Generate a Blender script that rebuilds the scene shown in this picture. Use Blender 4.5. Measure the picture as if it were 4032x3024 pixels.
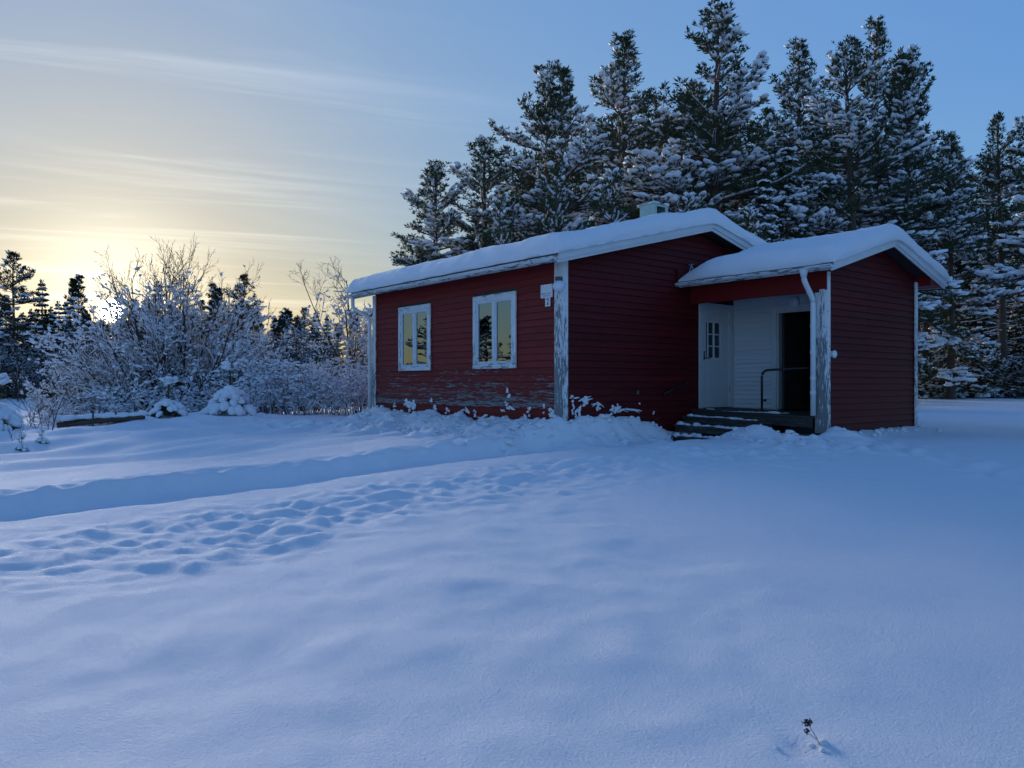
import bpy, math, random
import numpy as np
from mathutils import Vector, Matrix

D = bpy.data
scene = bpy.context.scene
for o in list(D.objects):
    D.objects.remove(o, do_unlink=True)
col = scene.collection
rad = math.radians

# ------------------------------------------------------------------ camera
CAM = np.array([9.9446, -9.1239, 1.35])
YAW = rad(38.888)
FPX = 3074.67
cam = D.cameras.new('camera')
cam.sensor_fit = 'HORIZONTAL'
cam.sensor_width = 36.0
cam.lens = 36.0 * FPX / 4032.0
cam.clip_start = 0.05
cam.clip_end = 4000.0
cam_o = D.objects.new('camera', cam)
col.objects.link(cam_o)
cam_o.location = CAM
FWD = np.array([-math.cos(YAW), math.sin(YAW), 0.0])
RGT = np.array([math.sin(YAW), math.cos(YAW), 0.0])
cam_o.rotation_euler = Vector((FWD[0], FWD[1], -0.00016)).to_track_quat('-Z', 'Y').to_euler()
scene.camera = cam_o

# ------------------------------------------------------------------ sky and sun
SUN = Vector((-0.97565, 0.20293, 0.08322)).normalized()
SUN_EL = math.asin(SUN.z)
SUN_ROT = math.atan2(SUN.x, SUN.y)
world = D.worlds.new('World')
scene.world = world
world.use_nodes = True


class NT:
    """small helper around a node tree"""
    def __init__(self, tree):
        self.t = tree
        self.n = tree.nodes
        self.l = tree.links

    def node(self, typ, ins=None, **attrs):
        n = self.n.new(typ)
        for k, v in attrs.items():
            setattr(n, k, v)
        for k, v in (ins or {}).items():
            if hasattr(v, 'is_linked') or hasattr(v, 'links'):
                self.l.new(v, n.inputs[k])
            else:
                n.inputs[k].default_value = v
        return n

    def math(self, op, a, b=None, c=None, clamp=False):
        ins = {0: a}
        if b is not None:
            ins[1] = b
        if c is not None:
            ins[2] = c
        n = self.node('ShaderNodeMath', ins, operation=op)
        n.use_clamp = clamp
        return n.outputs[0]

    def vmath(self, op, a, b=None, scale=None):
        ins = {0: a}
        if b is not None:
            ins[1] = b
        n = self.node('ShaderNodeVectorMath', ins, operation=op)
        if scale is not None:
            if hasattr(scale, 'links'):
                self.l.new(scale, n.inputs['Scale'])
            else:
                n.inputs['Scale'].default_value = scale
        return n

    def mix(self, fac, a, b, blend='MIX'):
        n = self.node('ShaderNodeMix', {0: fac, 6: a, 7: b}, data_type='RGBA', blend_type=blend)
        return n.outputs[2]

    def ramp(self, fac, stops, interp='LINEAR'):
        n = self.node('ShaderNodeValToRGB', {0: fac})
        cr = n.color_ramp
        cr.interpolation = interp
        while len(cr.elements) < len(stops):
            cr.elements.new(0.5)
        for e, (p, c) in zip(cr.elements, stops):
            e.position = p
            e.color = c if len(c) == 4 else (*c, 1)
        return n.outputs[0]

    def maprange(self, v, a, b, c, d, smooth=False):
        n = self.node('ShaderNodeMapRange', {0: v, 1: a, 2: b, 3: c, 4: d})
        if smooth:
            n.interpolation_type = 'SMOOTHSTEP'
        return n.outputs[0]

    def noise(self, vec, scale, detail=3, rough=0.5, dist=0.0):
        return self.node('ShaderNodeTexNoise', {'Vector': vec, 'Scale': scale, 'Detail': detail,
                                                'Roughness': rough, 'Distortion': dist}).outputs[0]

    def mapping(self, vec, scale=(1, 1, 1), rot=(0, 0, 0), loc=(0, 0, 0)):
        return self.node('ShaderNodeMapping', {'Vector': vec, 'Scale': scale, 'Rotation': rot,
                                               'Location': loc}).outputs[0]


SKY_STRENGTH = 0.096
w = NT(world.node_tree)
w.n.clear()
wout = w.node('ShaderNodeOutputWorld')
bg = w.node('ShaderNodeBackground', {'Strength': SKY_STRENGTH})
w.l.new(bg.outputs[0], wout.inputs[0])
sky = w.node('ShaderNodeTexSky', sky_type='NISHITA', sun_disc=False, sun_elevation=SUN_EL,
             sun_rotation=SUN_ROT, altitude=200.0, air_density=1.0, dust_density=0.6, ozone_density=2.5)
tc = w.node('ShaderNodeTexCoord').outputs['Generated']
sep = w.node('ShaderNodeSeparateXYZ', {0: tc})
zc = w.math('MAXIMUM', sep.outputs[2], 0.03)
# thin streaky cirrus on a flat layer high above
inv = w.math('DIVIDE', 1.0, w.math('ADD', zc, 0.06))
flat = w.vmath('SCALE', tc, scale=inv).outputs[0]
st = w.mapping(w.mapping(flat, (1, 1, 0), (0, 0, rad(-72))), (0.22, 1.5, 0.0), (0, 0, 0), (3.1, 0.4, 0))
c1 = w.noise(st, 1.5, 6, 0.62, 0.9)
st2 = w.mapping(w.mapping(flat, (1, 1, 0), (0, 0, rad(-100))), (0.10, 1.3, 0.0), (0, 0, 0), (1.7, 6.4, 0))
c2 = w.noise(st2, 1.1, 4, 0.5, 0.4)
cloud = w.math('ADD', w.maprange(c1, 0.44, 0.80, 0, 0.55, True), w.maprange(c2, 0.46, 0.80, 0, 0.14, True), clamp=True)
# closeness to the sun
sd = w.vmath('DOT_PRODUCT', tc, (SUN.x, SUN.y, SUN.z)).outputs['Value']
sdc = w.math('MAXIMUM', sd, 0.0)
aur1 = w.math('POWER', sdc, 260.0)
aur2 = w.math('POWER', sdc, 26.0)
aur3 = w.math('POWER', sdc, 5.0)
disc = w.maprange(sd, math.cos(rad(0.8)), math.cos(rad(0.5)), 0, 1, True)
lum = w.vmath('DOT_PRODUCT', sky.outputs[0], (0.3, 0.5, 0.2)).outputs['Value']
comp = w.math('DIVIDE', 1.0, w.math('ADD', 1.0, w.math('MULTIPLY', lum, 1.0)))
tint = w.mix(w.math('POWER', sdc, 2.0), (0.80, 0.96, 1.30, 1), (0.93, 0.955, 1.0, 1))
skyc = w.vmath('MULTIPLY', w.vmath('SCALE', sky.outputs[0], scale=comp).outputs[0], tint).outputs[0]
WORLD_CLOUD = w.vmath('SCALE', (1.0, 0.95, 0.85), scale=w.math('ADD', w.math('ADD', w.math('MULTIPLY', aur2, 1.3), w.math('MULTIPLY', aur3, 0.09)), 0.03))
cl = w.vmath('SCALE', WORLD_CLOUD.outputs[0], scale=cloud).outputs[0]
glow = w.vmath('SCALE', (1.0, 0.95, 0.76), scale=w.math('ADD', w.math('MULTIPLY', aur1, 1.2), w.math('MULTIPLY', aur2, 0.30))).outputs[0]
dsc = w.vmath('SCALE', (1.0, 0.92, 0.70), scale=w.math('MULTIPLY', disc, 90.0)).outputs[0]
s1 = w.vmath('ADD', skyc, cl).outputs[0]
s2 = w.vmath('ADD', s1, glow).outputs[0]
s3 = w.vmath('ADD', s2, dsc).outputs[0]
w.l.new(s3, bg.inputs[0])

sun = D.lights.new('sun', 'SUN')
sun.energy = 1.1
sun.angle = rad(24.0)      # the low sun stands behind thin cloud
sun.color = (1.0, 0.93, 0.89)
sun_o = D.objects.new('sun', sun)
col.objects.link(sun_o)
sun_o.location = (-30, 6, 20)
sun_o.rotation_euler = SUN.to_track_quat('Z', 'Y').to_euler()

vs = scene.view_settings
vs.view_transform = 'Standard'
vs.look = 'None'
vs.gamma = 1.0
vs.use_curve_mapping = False
vs.exposure = 2.66

# ------------------------------------------------------------------ mesh helpers
def link(o, parent=None):
    col.objects.link(o)
    if parent is not None:
        o.parent = parent
    return o


def tag(o, label=None, cat=None, group=None, kind=None):
    if label:
        o['label'] = label
    if cat:
        o['category'] = cat
    if group:
        o['group'] = group
    if kind:
        o['kind'] = kind
    return o


def empty(name, loc=(0, 0, 0), rz=0.0, parent=None):
    o = D.objects.new(name, None)
    o.location = loc
    o.rotation_euler = (0, 0, rz)
    o.empty_display_size = 0.2
    return link(o, parent)


def mesh_np(name, V, F, mat, smooth=False):
    """V (n,3) float array, F (m,k) int array with one k"""
    V = np.ascontiguousarray(V, dtype=np.float32)
    F = np.ascontiguousarray(F, dtype=np.int32)
    me = D.meshes.new(name)
    m, k = F.shape
    me.vertices.add(len(V))
    me.vertices.foreach_set('co', V.ravel())
    me.loops.add(m * k)
    me.loops.foreach_set('vertex_index', F.ravel())
    me.polygons.add(m)
    me.polygons.foreach_set('loop_start', np.arange(0, m * k, k, dtype=np.int32))
    me.polygons.foreach_set('loop_total', np.full(m, k, dtype=np.int32))
    me.polygons.foreach_set('use_smooth', np.full(m, smooth, dtype=bool))
    me.update(calc_edges=True)
    if mat:
        me.materials.append(mat)
    return me


class MB:
    """collects small pieces, builds one mesh object"""
    def __init__(self):
        self.v = []
        self.f = []

    def add(self, verts, faces):
        b = len(self.v)
        self.v += [tuple(p) for p in verts]
        self.f += [tuple(i + b for i in f) for f in faces]
        return self

    def box(self, x0, x1, y0, y1, z0, z1):
        vs_ = [(x0, y0, z0), (x1, y0, z0), (x1, y1, z0), (x0, y1, z0),
               (x0, y0, z1), (x1, y0, z1), (x1, y1, z1), (x0, y1, z1)]
        return self.add(vs_, [(0, 3, 2, 1), (4, 5, 6, 7), (0, 1, 5, 4), (1, 2, 6, 5), (2, 3, 7, 6), (3, 0, 4, 7)])

    def hexa(self, a, b):
        """two quads (4 points each) joined"""
        return self.add(list(a) + list(b), [(3, 2, 1, 0), (4, 5, 6, 7), (0, 1, 5, 4), (1, 2, 6, 5), (2, 3, 7, 6), (3, 0, 4, 7)])

    def prism(self, prof, d0, d1, place):
        """closed profile of 2D points, swept between d0 and d1; place(p, d) -> 3D"""
        n = len(prof)
        vs_ = [place(p, d0) for p in prof] + [place(p, d1) for p in prof]
        fs = [tuple(range(n - 1, -1, -1)), tuple(range(n, 2 * n))]
        fs += [(i, (i + 1) % n, n + (i + 1) % n, n + i) for i in range(n)]
        return self.add(vs_, fs)

    def tube(self, pts, r, n=10, cap=True):
        pts = [Vector(p) for p in pts]
        rs = r if isinstance(r, (list, tuple)) else [r] * len(pts)
        vs_ = []
        up = Vector((0, 0, 1))
        for i, p in enumerate(pts):
            d = (pts[min(i + 1, len(pts) - 1)] - pts[max(i - 1, 0)]).normalized()
            a = up if abs(d.z) < 0.95 else Vector((1, 0, 0))
            s_ = d.cross(a).normalized()
            t_ = s_.cross(d).normalized()
            if i and vs_:
                pass
            for k in range(n):
                an = 2 * math.pi * k / n
                vs_.append(p + (s_ * math.cos(an) + t_ * math.sin(an)) * rs[i])
        fs = []
        for i in range(len(pts) - 1):
            for k in range(n):
                fs.append((i * n + k, i * n + (k + 1) % n, (i + 1) * n + (k + 1) % n, (i + 1) * n + k))
        if cap:
            fs.append(tuple(range(n - 1, -1, -1)))
            fs.append(tuple((len(pts) - 1) * n + k for k in range(n)))
        return self.add(vs_, fs)

    def sphere(self, c, r, nu=16, nv=10, sq=(1, 1, 1)):
        vs_ = [(c[0], c[1], c[2] - r * sq[2])]
        for j in range(1, nv):
            th = -math.pi / 2 + math.pi * j / nv
            for i in range(nu):
                ph = 2 * math.pi * i / nu
                vs_.append((c[0] + r * sq[0] * math.cos(th) * math.cos(ph), c[1] + r * sq[1] * math.cos(th) * math.sin(ph), c[2] + r * sq[2] * math.sin(th)))
        vs_.append((c[0], c[1], c[2] + r * sq[2]))
        fs = [(0, 1 + (i + 1) % nu, 1 + i) for i in range(nu)]
        for j in range(nv - 2):
            for i in range(nu):
                a = 1 + j * nu
                fs.append((a + i, a + (i + 1) % nu, a + nu + (i + 1) % nu, a + nu + i))
        a = 1 + (nv - 2) * nu
        fs += [(a + i, a + (i + 1) % nu, len(vs_) - 1) for i in range(nu)]
        return self.add(vs_, fs)

    def build(self, name, mat, parent=None, smooth=False, origin=None):
        me = D.meshes.new(name)
        off = Vector(origin) if origin is not None else Vector((0, 0, 0))
        me.from_pydata([Vector(p) - off for p in self.v], [], self.f)
        me.update()
        if smooth:
            me.polygons.foreach_set('use_smooth', np.ones(len(me.polygons), dtype=bool))
        if mat:
            me.materials.append(mat)
        o = D.objects.new(name, me)
        o.location = off
        return link(o, parent)


# ------------------------------------------------------------------ numpy noise
def _hash(ix, iy, seed):
    h = (ix.astype(np.int64) * 374761393 + iy.astype(np.int64) * 668265263 + seed * 982451653) & 0x7fffffff
    h = ((h ^ (h >> 13)) * 1274126177) & 0x7fffffff
    return (h ^ (h >> 16)) & 0xffff


def gnoise(x, y, seed=0):
    xi = np.floor(x)
    yi = np.floor(y)
    fx = x - xi
    fy = y - yi
    u = fx * fx * fx * (fx * (fx * 6 - 15) + 10)
    v = fy * fy * fy * (fy * (fy * 6 - 15) + 10)

    def g(dx, dy):
        a = _hash(xi + dx, yi + dy, seed) * (2 * np.pi / 65536.0)
        return np.cos(a) * (fx - dx) + np.sin(a) * (fy - dy)
    return ((g(0, 0) * (1 - u) + g(1, 0) * u) * (1 - v) + (g(0, 1) * (1 - u) + g(1, 1) * u) * v) * 1.4


def fbm(x, y, seed=0, oct_=4, gain=0.5):
    a = 1.0
    s = np.zeros_like(x)
    for i in range(oct_):
        s = s + a * gnoise(x, y, seed + i * 17)
        x = x * 2.03 + 11.3
        y = y * 2.03 - 7.7
        a *= gain
    return s


def sstep(a, b, x):
    t = np.clip((x - a) / (b - a), 0, 1)
    return t * t * (3 - 2 * t)


# ------------------------------------------------------------------ materials
def new_mat(name):
    m = D.materials.new(name)
    m.use_nodes = True
    t = NT(m.node_tree)
    p = t.n['Principled BSDF']
    return m, t, p


def setp(t, p, **k):
    for kk, v in k.items():
        kk = kk.replace('_', ' ')
        if hasattr(v, 'links'):
            t.l.new(v, p.inputs[kk])
        else:
            p.inputs[kk].default_value = v


def bump(t, p, h, strength, dist):
    b = t.node('ShaderNodeBump', {'Height': h, 'Strength': strength, 'Distance': dist})
    t.l.new(b.outputs[0], p.inputs['Normal'])


def plain(name, color, rough=0.6, metal=0.0, var=0.12, scale=9.0):
    m, t, p = new_mat(name)
    oc = t.node('ShaderNodeTexCoord').outputs['Object']
    n = t.noise(oc, scale, 4, 0.6)
    c = t.mix(1.0, (*color, 1), t.ramp(n, [(0.25, (1 - var,) * 3), (0.75, (1 + var,) * 3)]), 'MULTIPLY')
    setp(t, p, Base_Color=c, Roughness=rough, Metallic=metal)
    bump(t, p, n, 0.15, 0.01)
    return m


def snow_mat():
    m, t, p = new_mat('snow')
    pos = t.node('ShaderNodeNewGeometry').outputs['Position']
    n1 = t.noise(pos, 9.0, 4, 0.6)
    n0 = t.noise(pos, 2.2, 3, 0.55)
    n2 = t.noise(pos, 70.0, 4, 0.7)
    c = t.mix(n1, (0.80, 0.83, 0.88, 1), (0.88, 0.895, 0.915, 1))
    setp(t, p, Base_Color=c, Roughness=0.75)
    p.inputs['Specular IOR Level'].default_value = 0.18
    h = t.math('ADD', t.math('ADD', t.math('MULTIPLY', n1, 0.014), t.math('MULTIPLY', n2, 0.019)), t.math('MULTIPLY', n0, 0.014))
    bump(t, p, h, 0.8, 1.0)
    return m


def painted(name, paint, wood, wear_lo, wear_hi, z_full, z_none, along, paint_var=0.25, under=None):
    """painted timber that flakes down to grey wood; along is the grain axis (0 x, 1 y, 2 z).
    wear grows towards the ground, where the weather and the snow reach it"""
    m, t, p = new_mat(name)
    pos = t.node('ShaderNodeNewGeometry').outputs['Position']
    rnd = t.node('ShaderNodeObjectInfo').outputs['Random']
    sc = [16.0, 16.0, 46.0]
    if along == 2:
        sc = [34.0, 34.0, 6.0]
    else:
        sc[along] = 4.4
    off = t.node('ShaderNodeCombineXYZ', {0: t.math('MULTIPLY', rnd, 37.0), 1: t.math('MULTIPLY', rnd, 19.0), 2: 0.0}).outputs[0]
    pv = t.vmath('ADD', pos, off).outputs[0]
    gm = t.mapping(pv, tuple(sc))
    flake = t.noise(gm, 1.0, 5, 0.62, 0.6)
    big = t.noise(t.mapping(pv, tuple(s * 0.16 for s in sc)), 1.0, 2, 0.5)
    z = t.node('ShaderNodeSeparateXYZ', {0: pos}).outputs[2]
    wz = t.maprange(z, z_full, z_none, wear_hi, wear_lo)
    thr = t.math('SUBTRACT', t.math('SUBTRACT', 0.80, wz), t.math('MULTIPLY', t.math('SUBTRACT', big, 0.5), 0.42))
    mask = t.math('MULTIPLY', t.math('SUBTRACT', flake, thr), 22.0, clamp=True)
    grain = t.noise(t.mapping(pv, tuple(s * (5 if i != along else 0.8) for i, s in enumerate(sc))), 1.0, 3, 0.6)
    wc = t.mix(grain, tuple(c * 0.55 for c in wood) + (1,), tuple(c * 1.25 for c in wood) + (1,))
    pn = t.noise(t.mapping(pv, tuple(s * 0.35 for s in sc)), 1.0, 4, 0.6)
    v1 = t.math('ADD', t.math('MULTIPLY', rnd, 0.35), pn)
    pc = t.mix(1.0, (*paint, 1), t.ramp(t.math('MULTIPLY', v1, 0.74), [(0.2, (1 - paint_var,) * 3), (0.8, (1 + paint_var,) * 3)]), 'MULTIPLY')
    c = t.mix(mask, pc, wc)
    setp(t, p, Base_Color=c, Roughness=t.maprange(mask, 0, 1, 0.62, 0.9))
    p.inputs['Specular IOR Level'].default_value = 0.25
    h = t.math('ADD', t.math('MULTIPLY', mask, -0.0025), t.math('MULTIPLY', grain, 0.0012))
    bump(t, p, h, 0.9, 1.0)
    return m


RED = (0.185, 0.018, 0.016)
WHT = (0.72, 0.73, 0.72)
GREY = (0.24, 0.25, 0.25)
M = {}
M['snow'] = snow_mat()
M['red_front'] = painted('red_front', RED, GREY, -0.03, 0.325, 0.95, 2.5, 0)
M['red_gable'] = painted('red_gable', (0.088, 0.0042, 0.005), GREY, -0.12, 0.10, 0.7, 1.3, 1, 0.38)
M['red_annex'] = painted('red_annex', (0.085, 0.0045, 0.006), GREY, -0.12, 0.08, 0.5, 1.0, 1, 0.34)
M['red_plain'] = painted('red_plain', (0.17, 0.009, 0.008), GREY, -0.2, -0.1, 0.5, 1.0, 0, 0.15)
M['white_porch'] = painted('white_porch', (0.62, 0.66, 0.68), GREY, -0.2, -0.08, 0.5, 1.2, 0, 0.10)
M['white_trim'] = painted('white_trim', WHT, GREY, 0.20, 0.26, 1.6, 3.0, 0, 0.12)
M['white_trim_v'] = painted('white_trim_v', WHT, GREY, 0.20, 0.30, 1.6, 3.0, 2, 0.12)
M['white_post'] = painted('white_post', WHT, GREY, 0.18, 0.42, 1.2, 3.2, 2, 0.12)
M['white_rake'] = painted('white_rake', (0.66, 0.68, 0.68), GREY, 0.10, 0.10, 3.0, 4.0, 1, 0.12)
M['white_gutter'] = painted('white_gutter', (0.62, 0.64, 0.64), (0.16, 0.18, 0.17), 0.26, 0.28, 3.0, 4.0, 0, 0.12)
M['white_pipe'] = painted('white_pipe', (0.70, 0.72, 0.72), (0.2, 0.22, 0.22), 0.06, 0.10, 0.8, 3.0, 2, 0.1)
M['white_sash'] = painted('white_sash', (0.66, 0.70, 0.72), GREY, 0.10, 0.26, 1.6, 2.4, 0, 0.1)
M['white_clean'] = plain('white_clean', (0.68, 0.70, 0.71), 0.5)
M['door_white'] = plain('door_white', (0.60, 0.64, 0.64), 0.45, 0, 0.06)
M['deck_wood'] = painted('deck_wood', (0.05, 0.048, 0.045), (0.13, 0.13, 0.13), 0.2, 0.3, 0.3, 0.9, 0, 0.3)
M['black_metal'] = plain('black_metal', (0.015, 0.016, 0.018), 0.4, 0.3)
M['steel'] = plain('steel', (0.35, 0.36, 0.37), 0.4, 0.8)
M['dark_metal'] = plain('dark_metal', (0.06, 0.065, 0.06), 0.5, 0.2)
M['vent_green'] = plain('vent_green', (0.36, 0.50, 0.45), 0.5)
M['roof_dark'] = plain('roof_dark', (0.045, 0.045, 0.05), 0.7)
M['soffit'] = plain('soffit', (0.035, 0.012, 0.012), 0.9)
M['inside'] = plain('inside', (0.06, 0.055, 0.05), 0.9)
M['curtain'] = plain('curtain', (0.75, 0.76, 0.78), 0.9)
M['globe'] = plain('globe', (0.70, 0.70, 0.78), 0.25, 0, 0.03)
M['sign_white'] = plain('sign_white', (0.72, 0.76, 0.78), 0.4, 0, 0.05)
M['ink_blue'] = plain('ink_blue', (0.01, 0.02, 0.10), 0.5)
M['ink_grey'] = plain('ink_grey', (0.16, 0.20, 0.20), 0.5)
M['ink_olive'] = plain('ink_olive', (0.25, 0.30, 0.14), 0.5)
M['concrete'] = plain('concrete', (0.14, 0.14, 0.13), 0.9)


def glass_mat(name, reflect):
    m, t, p = new_mat(name)
    t.n.remove(p)
    out = t.n['Material Output']
    gl = t.node('ShaderNodeBsdfGlossy', {'Color': (0.86, 0.94, 1.0, 1), 'Roughness': 0.004})
    tr = t.node('ShaderNodeBsdfTransparent', {'Color': (0.55, 0.60, 0.60, 1)})
    lw = t.node('ShaderNodeFresnel', {'IOR': 1.5})
    f = t.math('ADD', t.math('MULTIPLY', lw.outputs[0], 1.0), reflect, clamp=True)
    pos = t.node('ShaderNodeNewGeometry').outputs['Position']
    n = t.noise(pos, 1.3, 1, 0.4)
    b = t.node('ShaderNodeBump', {'Height': n, 'Strength': 0.25, 'Distance': 0.012})
    t.l.new(b.outputs[0], gl.inputs['Normal'])
    mx = t.node('ShaderNodeMixShader', {0: f, 1: tr.outputs[0], 2: gl.outputs[0]})
    t.l.new(mx.outputs[0], out.inputs[0])
    return m


M['glass'] = glass_mat('glass', 0.20)
M['glass_door'] = glass_mat('glass_door', 0.05)

# ------------------------------------------------------------------ ground
MX0, MX1, MY0, MY1 = -6.53, 0.0, 0.0, 7.55        # main house footprint
AX1, AY0, AY1 = 2.90, 3.49, 6.82                 # porch wing footprint
PATH = np.array([[1.25, -16.0], [1.12, -10.5], [0.96, -8.24], [0.92, -7.46], [0.79, -6.55], [0.78, -5.04],
                 [0.74, -3.54], [0.70, -1.69], [0.78, -0.17], [0.95, 1.19], [1.02, 2.45]])
RTRACK = np.array([[3.3, 3.0], [4.11, 2.79], [5.22, 2.34], [6.59, 1.27], [8.4, 0.2], [11, -0.8]])


def dist_poly(x, y, P):
    best = np.full(x.shape, 1e9)
    par = np.zeros(x.shape)
    acc = 0.0
    for a, b in zip(P[:-1], P[1:]):
        d = b - a
        L = math.hypot(*d)
        t = np.clip(((x - a[0]) * d[0] + (y - a[1]) * d[1]) / L ** 2, 0, 1)
        dx = x - a[0] - t * d[0]
        dy = y - a[1] - t * d[1]
        sg = np.sign(dx * d[1] - dy * d[0])
        dd = np.hypot(dx, dy) * np.where(sg == 0, 1, sg)
        m = np.abs(dd) < np.abs(best)
        best = np.where(m, dd, best)
        par = np.where(m, acc + t * L, par)
        acc += L
    return best, par


def rect_dist(x, y, x0, x1, y0, y1):
    dx = np.maximum(np.maximum(x0 - x, x - x1), 0)
    dy = np.maximum(np.maximum(y0 - y, y - y1), 0)
    out = np.hypot(dx, dy)
    ins = np.minimum(np.minimum(x - x0, x1 - x), np.minimum(y - y0, y1 - y))
    return np.where(ins > 0, -ins, out)


def ground_base(x, y):
    s = (x - CAM[0]) * FWD[0] + (y - CAM[1]) * FWD[1]
    t = (x - CAM[0]) * RGT[0] + (y - CAM[1]) * RGT[1]
    sp = np.maximum(s, 0.5)
    r = t / np.hypot(sp, 0.5)
    r = np.clip(r, -1.2, 1.2)
    dist = np.hypot(s, t)
    dd = np.where(s > 0, sp, 0)
    zr = np.interp(dd, [0, 3, 6, 9, 13, 18, 25, 40, 60, 120, 400], [-.03, 0, .12, .25, .42, .48, .45, .40, .50, .7, 3])
    zl = np.interp(dd, [0, 3, 6, 9, 13, 18, 30, 120], [-.03, 0, .08, .2, .33, .38, .40, .40])
    # the yard is a plateau; on the far left it drops to a field
    sdrop = np.interp(r, [-1.2, -.66, -.5, -.35, -.2, -.1], [11.5, 13.5, 16.5, 21, 24, 26])
    drop = sstep(0, 1, (dd - sdrop) / np.interp(r, [-.66, -.3], [9, 16])) * np.interp(r, [-.5, -.3, -.1, 0.0], [1.0, .95, .45, 0])
    far = np.interp(dd, [60, 200, 500], [0, .5, 5.0])
    zl = zl - drop * 0.95 + far
    wgt = sstep(-.35, -.12, r)
    return zl * (1 - wgt) + zr * wgt, s, t


def ground_z(x, y, detail=True):
    x = np.asarray(x, dtype=np.float64)
    y = np.asarray(y, dtype=np.float64)
    z, s, t = ground_base(x, y)
    # soft wind rolls
    z = z + 0.022 * gnoise(x * 0.28 + 3, y * 0.34, 5) + 0.010 * gnoise(x * 0.75, y * 0.85, 9)
    z = z + 0.10 * gnoise(x * 0.06, y * 0.06, 15) * sstep(14, 40, np.hypot(s, t))
    left = sstep(-0.5, -3.0, x) * sstep(3.0, -1.5, y)
    z = z + left * 0.11 * gnoise(x * 1.3 + y * 0.5, y * 0.45 - x * 0.12, 21)
    # lumps thrown aside beside the path
    dp, par = dist_poly(x, y, PATH)
    lump = 0.45 * np.maximum(gnoise(x * 2.6, y * 2.4, 31), -.1) + 0.60 * np.maximum(gnoise(x * 5.3, y * 5.0, 32), -.05) + 0.35 * np.maximum(gnoise(x * 8.3, y * 7.9, 33), -.1)
    # dp sign: + right side of walking direction (+y) i.e. +x side
    belt = (0.10 * sstep(0.6, 0.85, dp) + 0.90 * sstep(1.0, 2.0, dp)) * sstep(4.0, 2.4, dp + 0.6 * gnoise(x * .5, y * .5, 35)) * sstep(5.0, 2.5, y)
    wide = sstep(-9.5, -5, y)
    belt = belt * (0.55 + 0.45 * wide)
    z = z + belt * (0.10 * lump - 0.012)
    big = sstep(4.4, 3.2, np.hypot((x - 4.6) / 1.1, (y + 7.6) / 1.0)) * sstep(1.0, 2.4, x)
    z = z + .35 * big * (0.075 * np.maximum(gnoise(x * 1.3 + 2, y * 1.4, 41), -.1) + 0.045 * np.maximum(gnoise(x * 3.1 + 2, y * 3.4, 42), -.1))
    # the trodden path itself
    wob = 0.07 * gnoise(par * 1.1, par * 0 + 3.3, 51) + 0.04 * gnoise(par * 3.1, par * 0 + 1.3, 52)
    prof = sstep(0.72, 0.42, np.abs(dp - 0.02) + wob)
    feet = 0.035 * gnoise(x * 3.0, y * 2.2, 54)
    onpath = sstep(-14.5, -10, y)
    z = z - onpath * prof * (0.19 + feet)
    z = z + 0.035 * onpath * sstep(2.6, .75, -dp) * sstep(.5, .74, -dp) * (1.0 + .35 * gnoise(x * 1.2, y * 1.2, 57)) * sstep(.5, -1.5, y)
    z = z + 0.06 * onpath * sstep(1.3, .8, -dp) * sstep(.5, .8, -dp) * gnoise(x * 4, y * 4, 58)
    # narrow track on the right
    dr, pr = dist_poly(x, y, RTRACK)
    z = z - 0.085 * sstep(0.42, 0.12, np.abs(dr + 0.12 * gnoise(pr * .8, pr * 0, 61))) * (0.8 + gnoise(x * 2.2, y * 2.2, 62)) * sstep(0, .8, pr)
    z = z + 0.06 * sstep(0.85, .4, np.abs(dr)) * np.maximum(gnoise(x * 3, y * 3, 63), 0)
    z = z + 0.07 * sstep(1.9, .7, np.hypot(x - 3.6, y - 2.6)) * np.maximum(gnoise(x * 3.6, y * 3.6, 64), -.2)
    # dents in the open snow
    for (cx, cy, r_, dz) in [(6.37, -4.78, .55, -.075), (7.06, -3.24, .9, -.075), (6.89, -1.17, .9, -.06), (7.5, -2.4, .7, .05), (7.45, -4.95, .8, -.05),
                             (8.0, -4.41, .5, -.04), (8.62, -5.27, .4, -.03), (5.9, -6.2, .8, .05), (6.2, -2.1, .8, .05), (7.3, -6.9, .8, -.04), (6.2, -7.9, .7, -.045)]:
        z = z + .38 * dz * np.exp(-((x - cx) ** 2 + (y - cy) ** 2) / (r_ * .6) ** 2)
    # the small dug spot beside the dry stalk
    z = z + 0.012 * np.exp(-((x - 8.265) ** 2 + (y + 6.55) ** 2) / .045 ** 2) + 0.016 * np.exp(-((x - 8.32) ** 2 + (y + 6.50) ** 2) / .03 ** 2)
    z = z - 0.030 * np.exp(-((x - 8.34) ** 2 + (y + 6.46) ** 2) / .05 ** 2) + 0.015 * np.exp(-((x - 8.40) ** 2 + (y + 6.38) ** 2) / .05 ** 2)
    # snow that slid off the roof, piled along the walls
    dm = rect_dist(x, y, MX0, MX1, MY0, MY1)
    da = rect_dist(x, y, MX1, AX1, AY0, AY1)
    rag = gnoise(x * 2.3, y * 2.3, 71) * .5 + gnoise(x * 5.1, y * 5.1, 72) * .35 + np.maximum(gnoise(x * 11, y * 11, 73), 0) * .5
    cl = np.maximum(gnoise(x * 4.2, y * 4.2, 75), 0) * .6 + np.maximum(gnoise(x * 8.5, y * 8.5, 76), 0) * .35 + gnoise(x * 1.7, y * 1.7, 77) * .4
    front = sstep(0.15, -0.15, y) * sstep(-8.0, -6.6, x) * sstep(0.35, -0.15, x)
    pf = front * np.where(dm > 0, 1, 0)
    z = z + pf * (0.27 * sstep(1.55, 0.0, dm) ** 1.5 + 0.20 * sstep(2.9, 1.0, dm) * cl * sstep(0.1, .7, dm) + 0.17 * rag * sstep(0.75, 0.0, dm))
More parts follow.
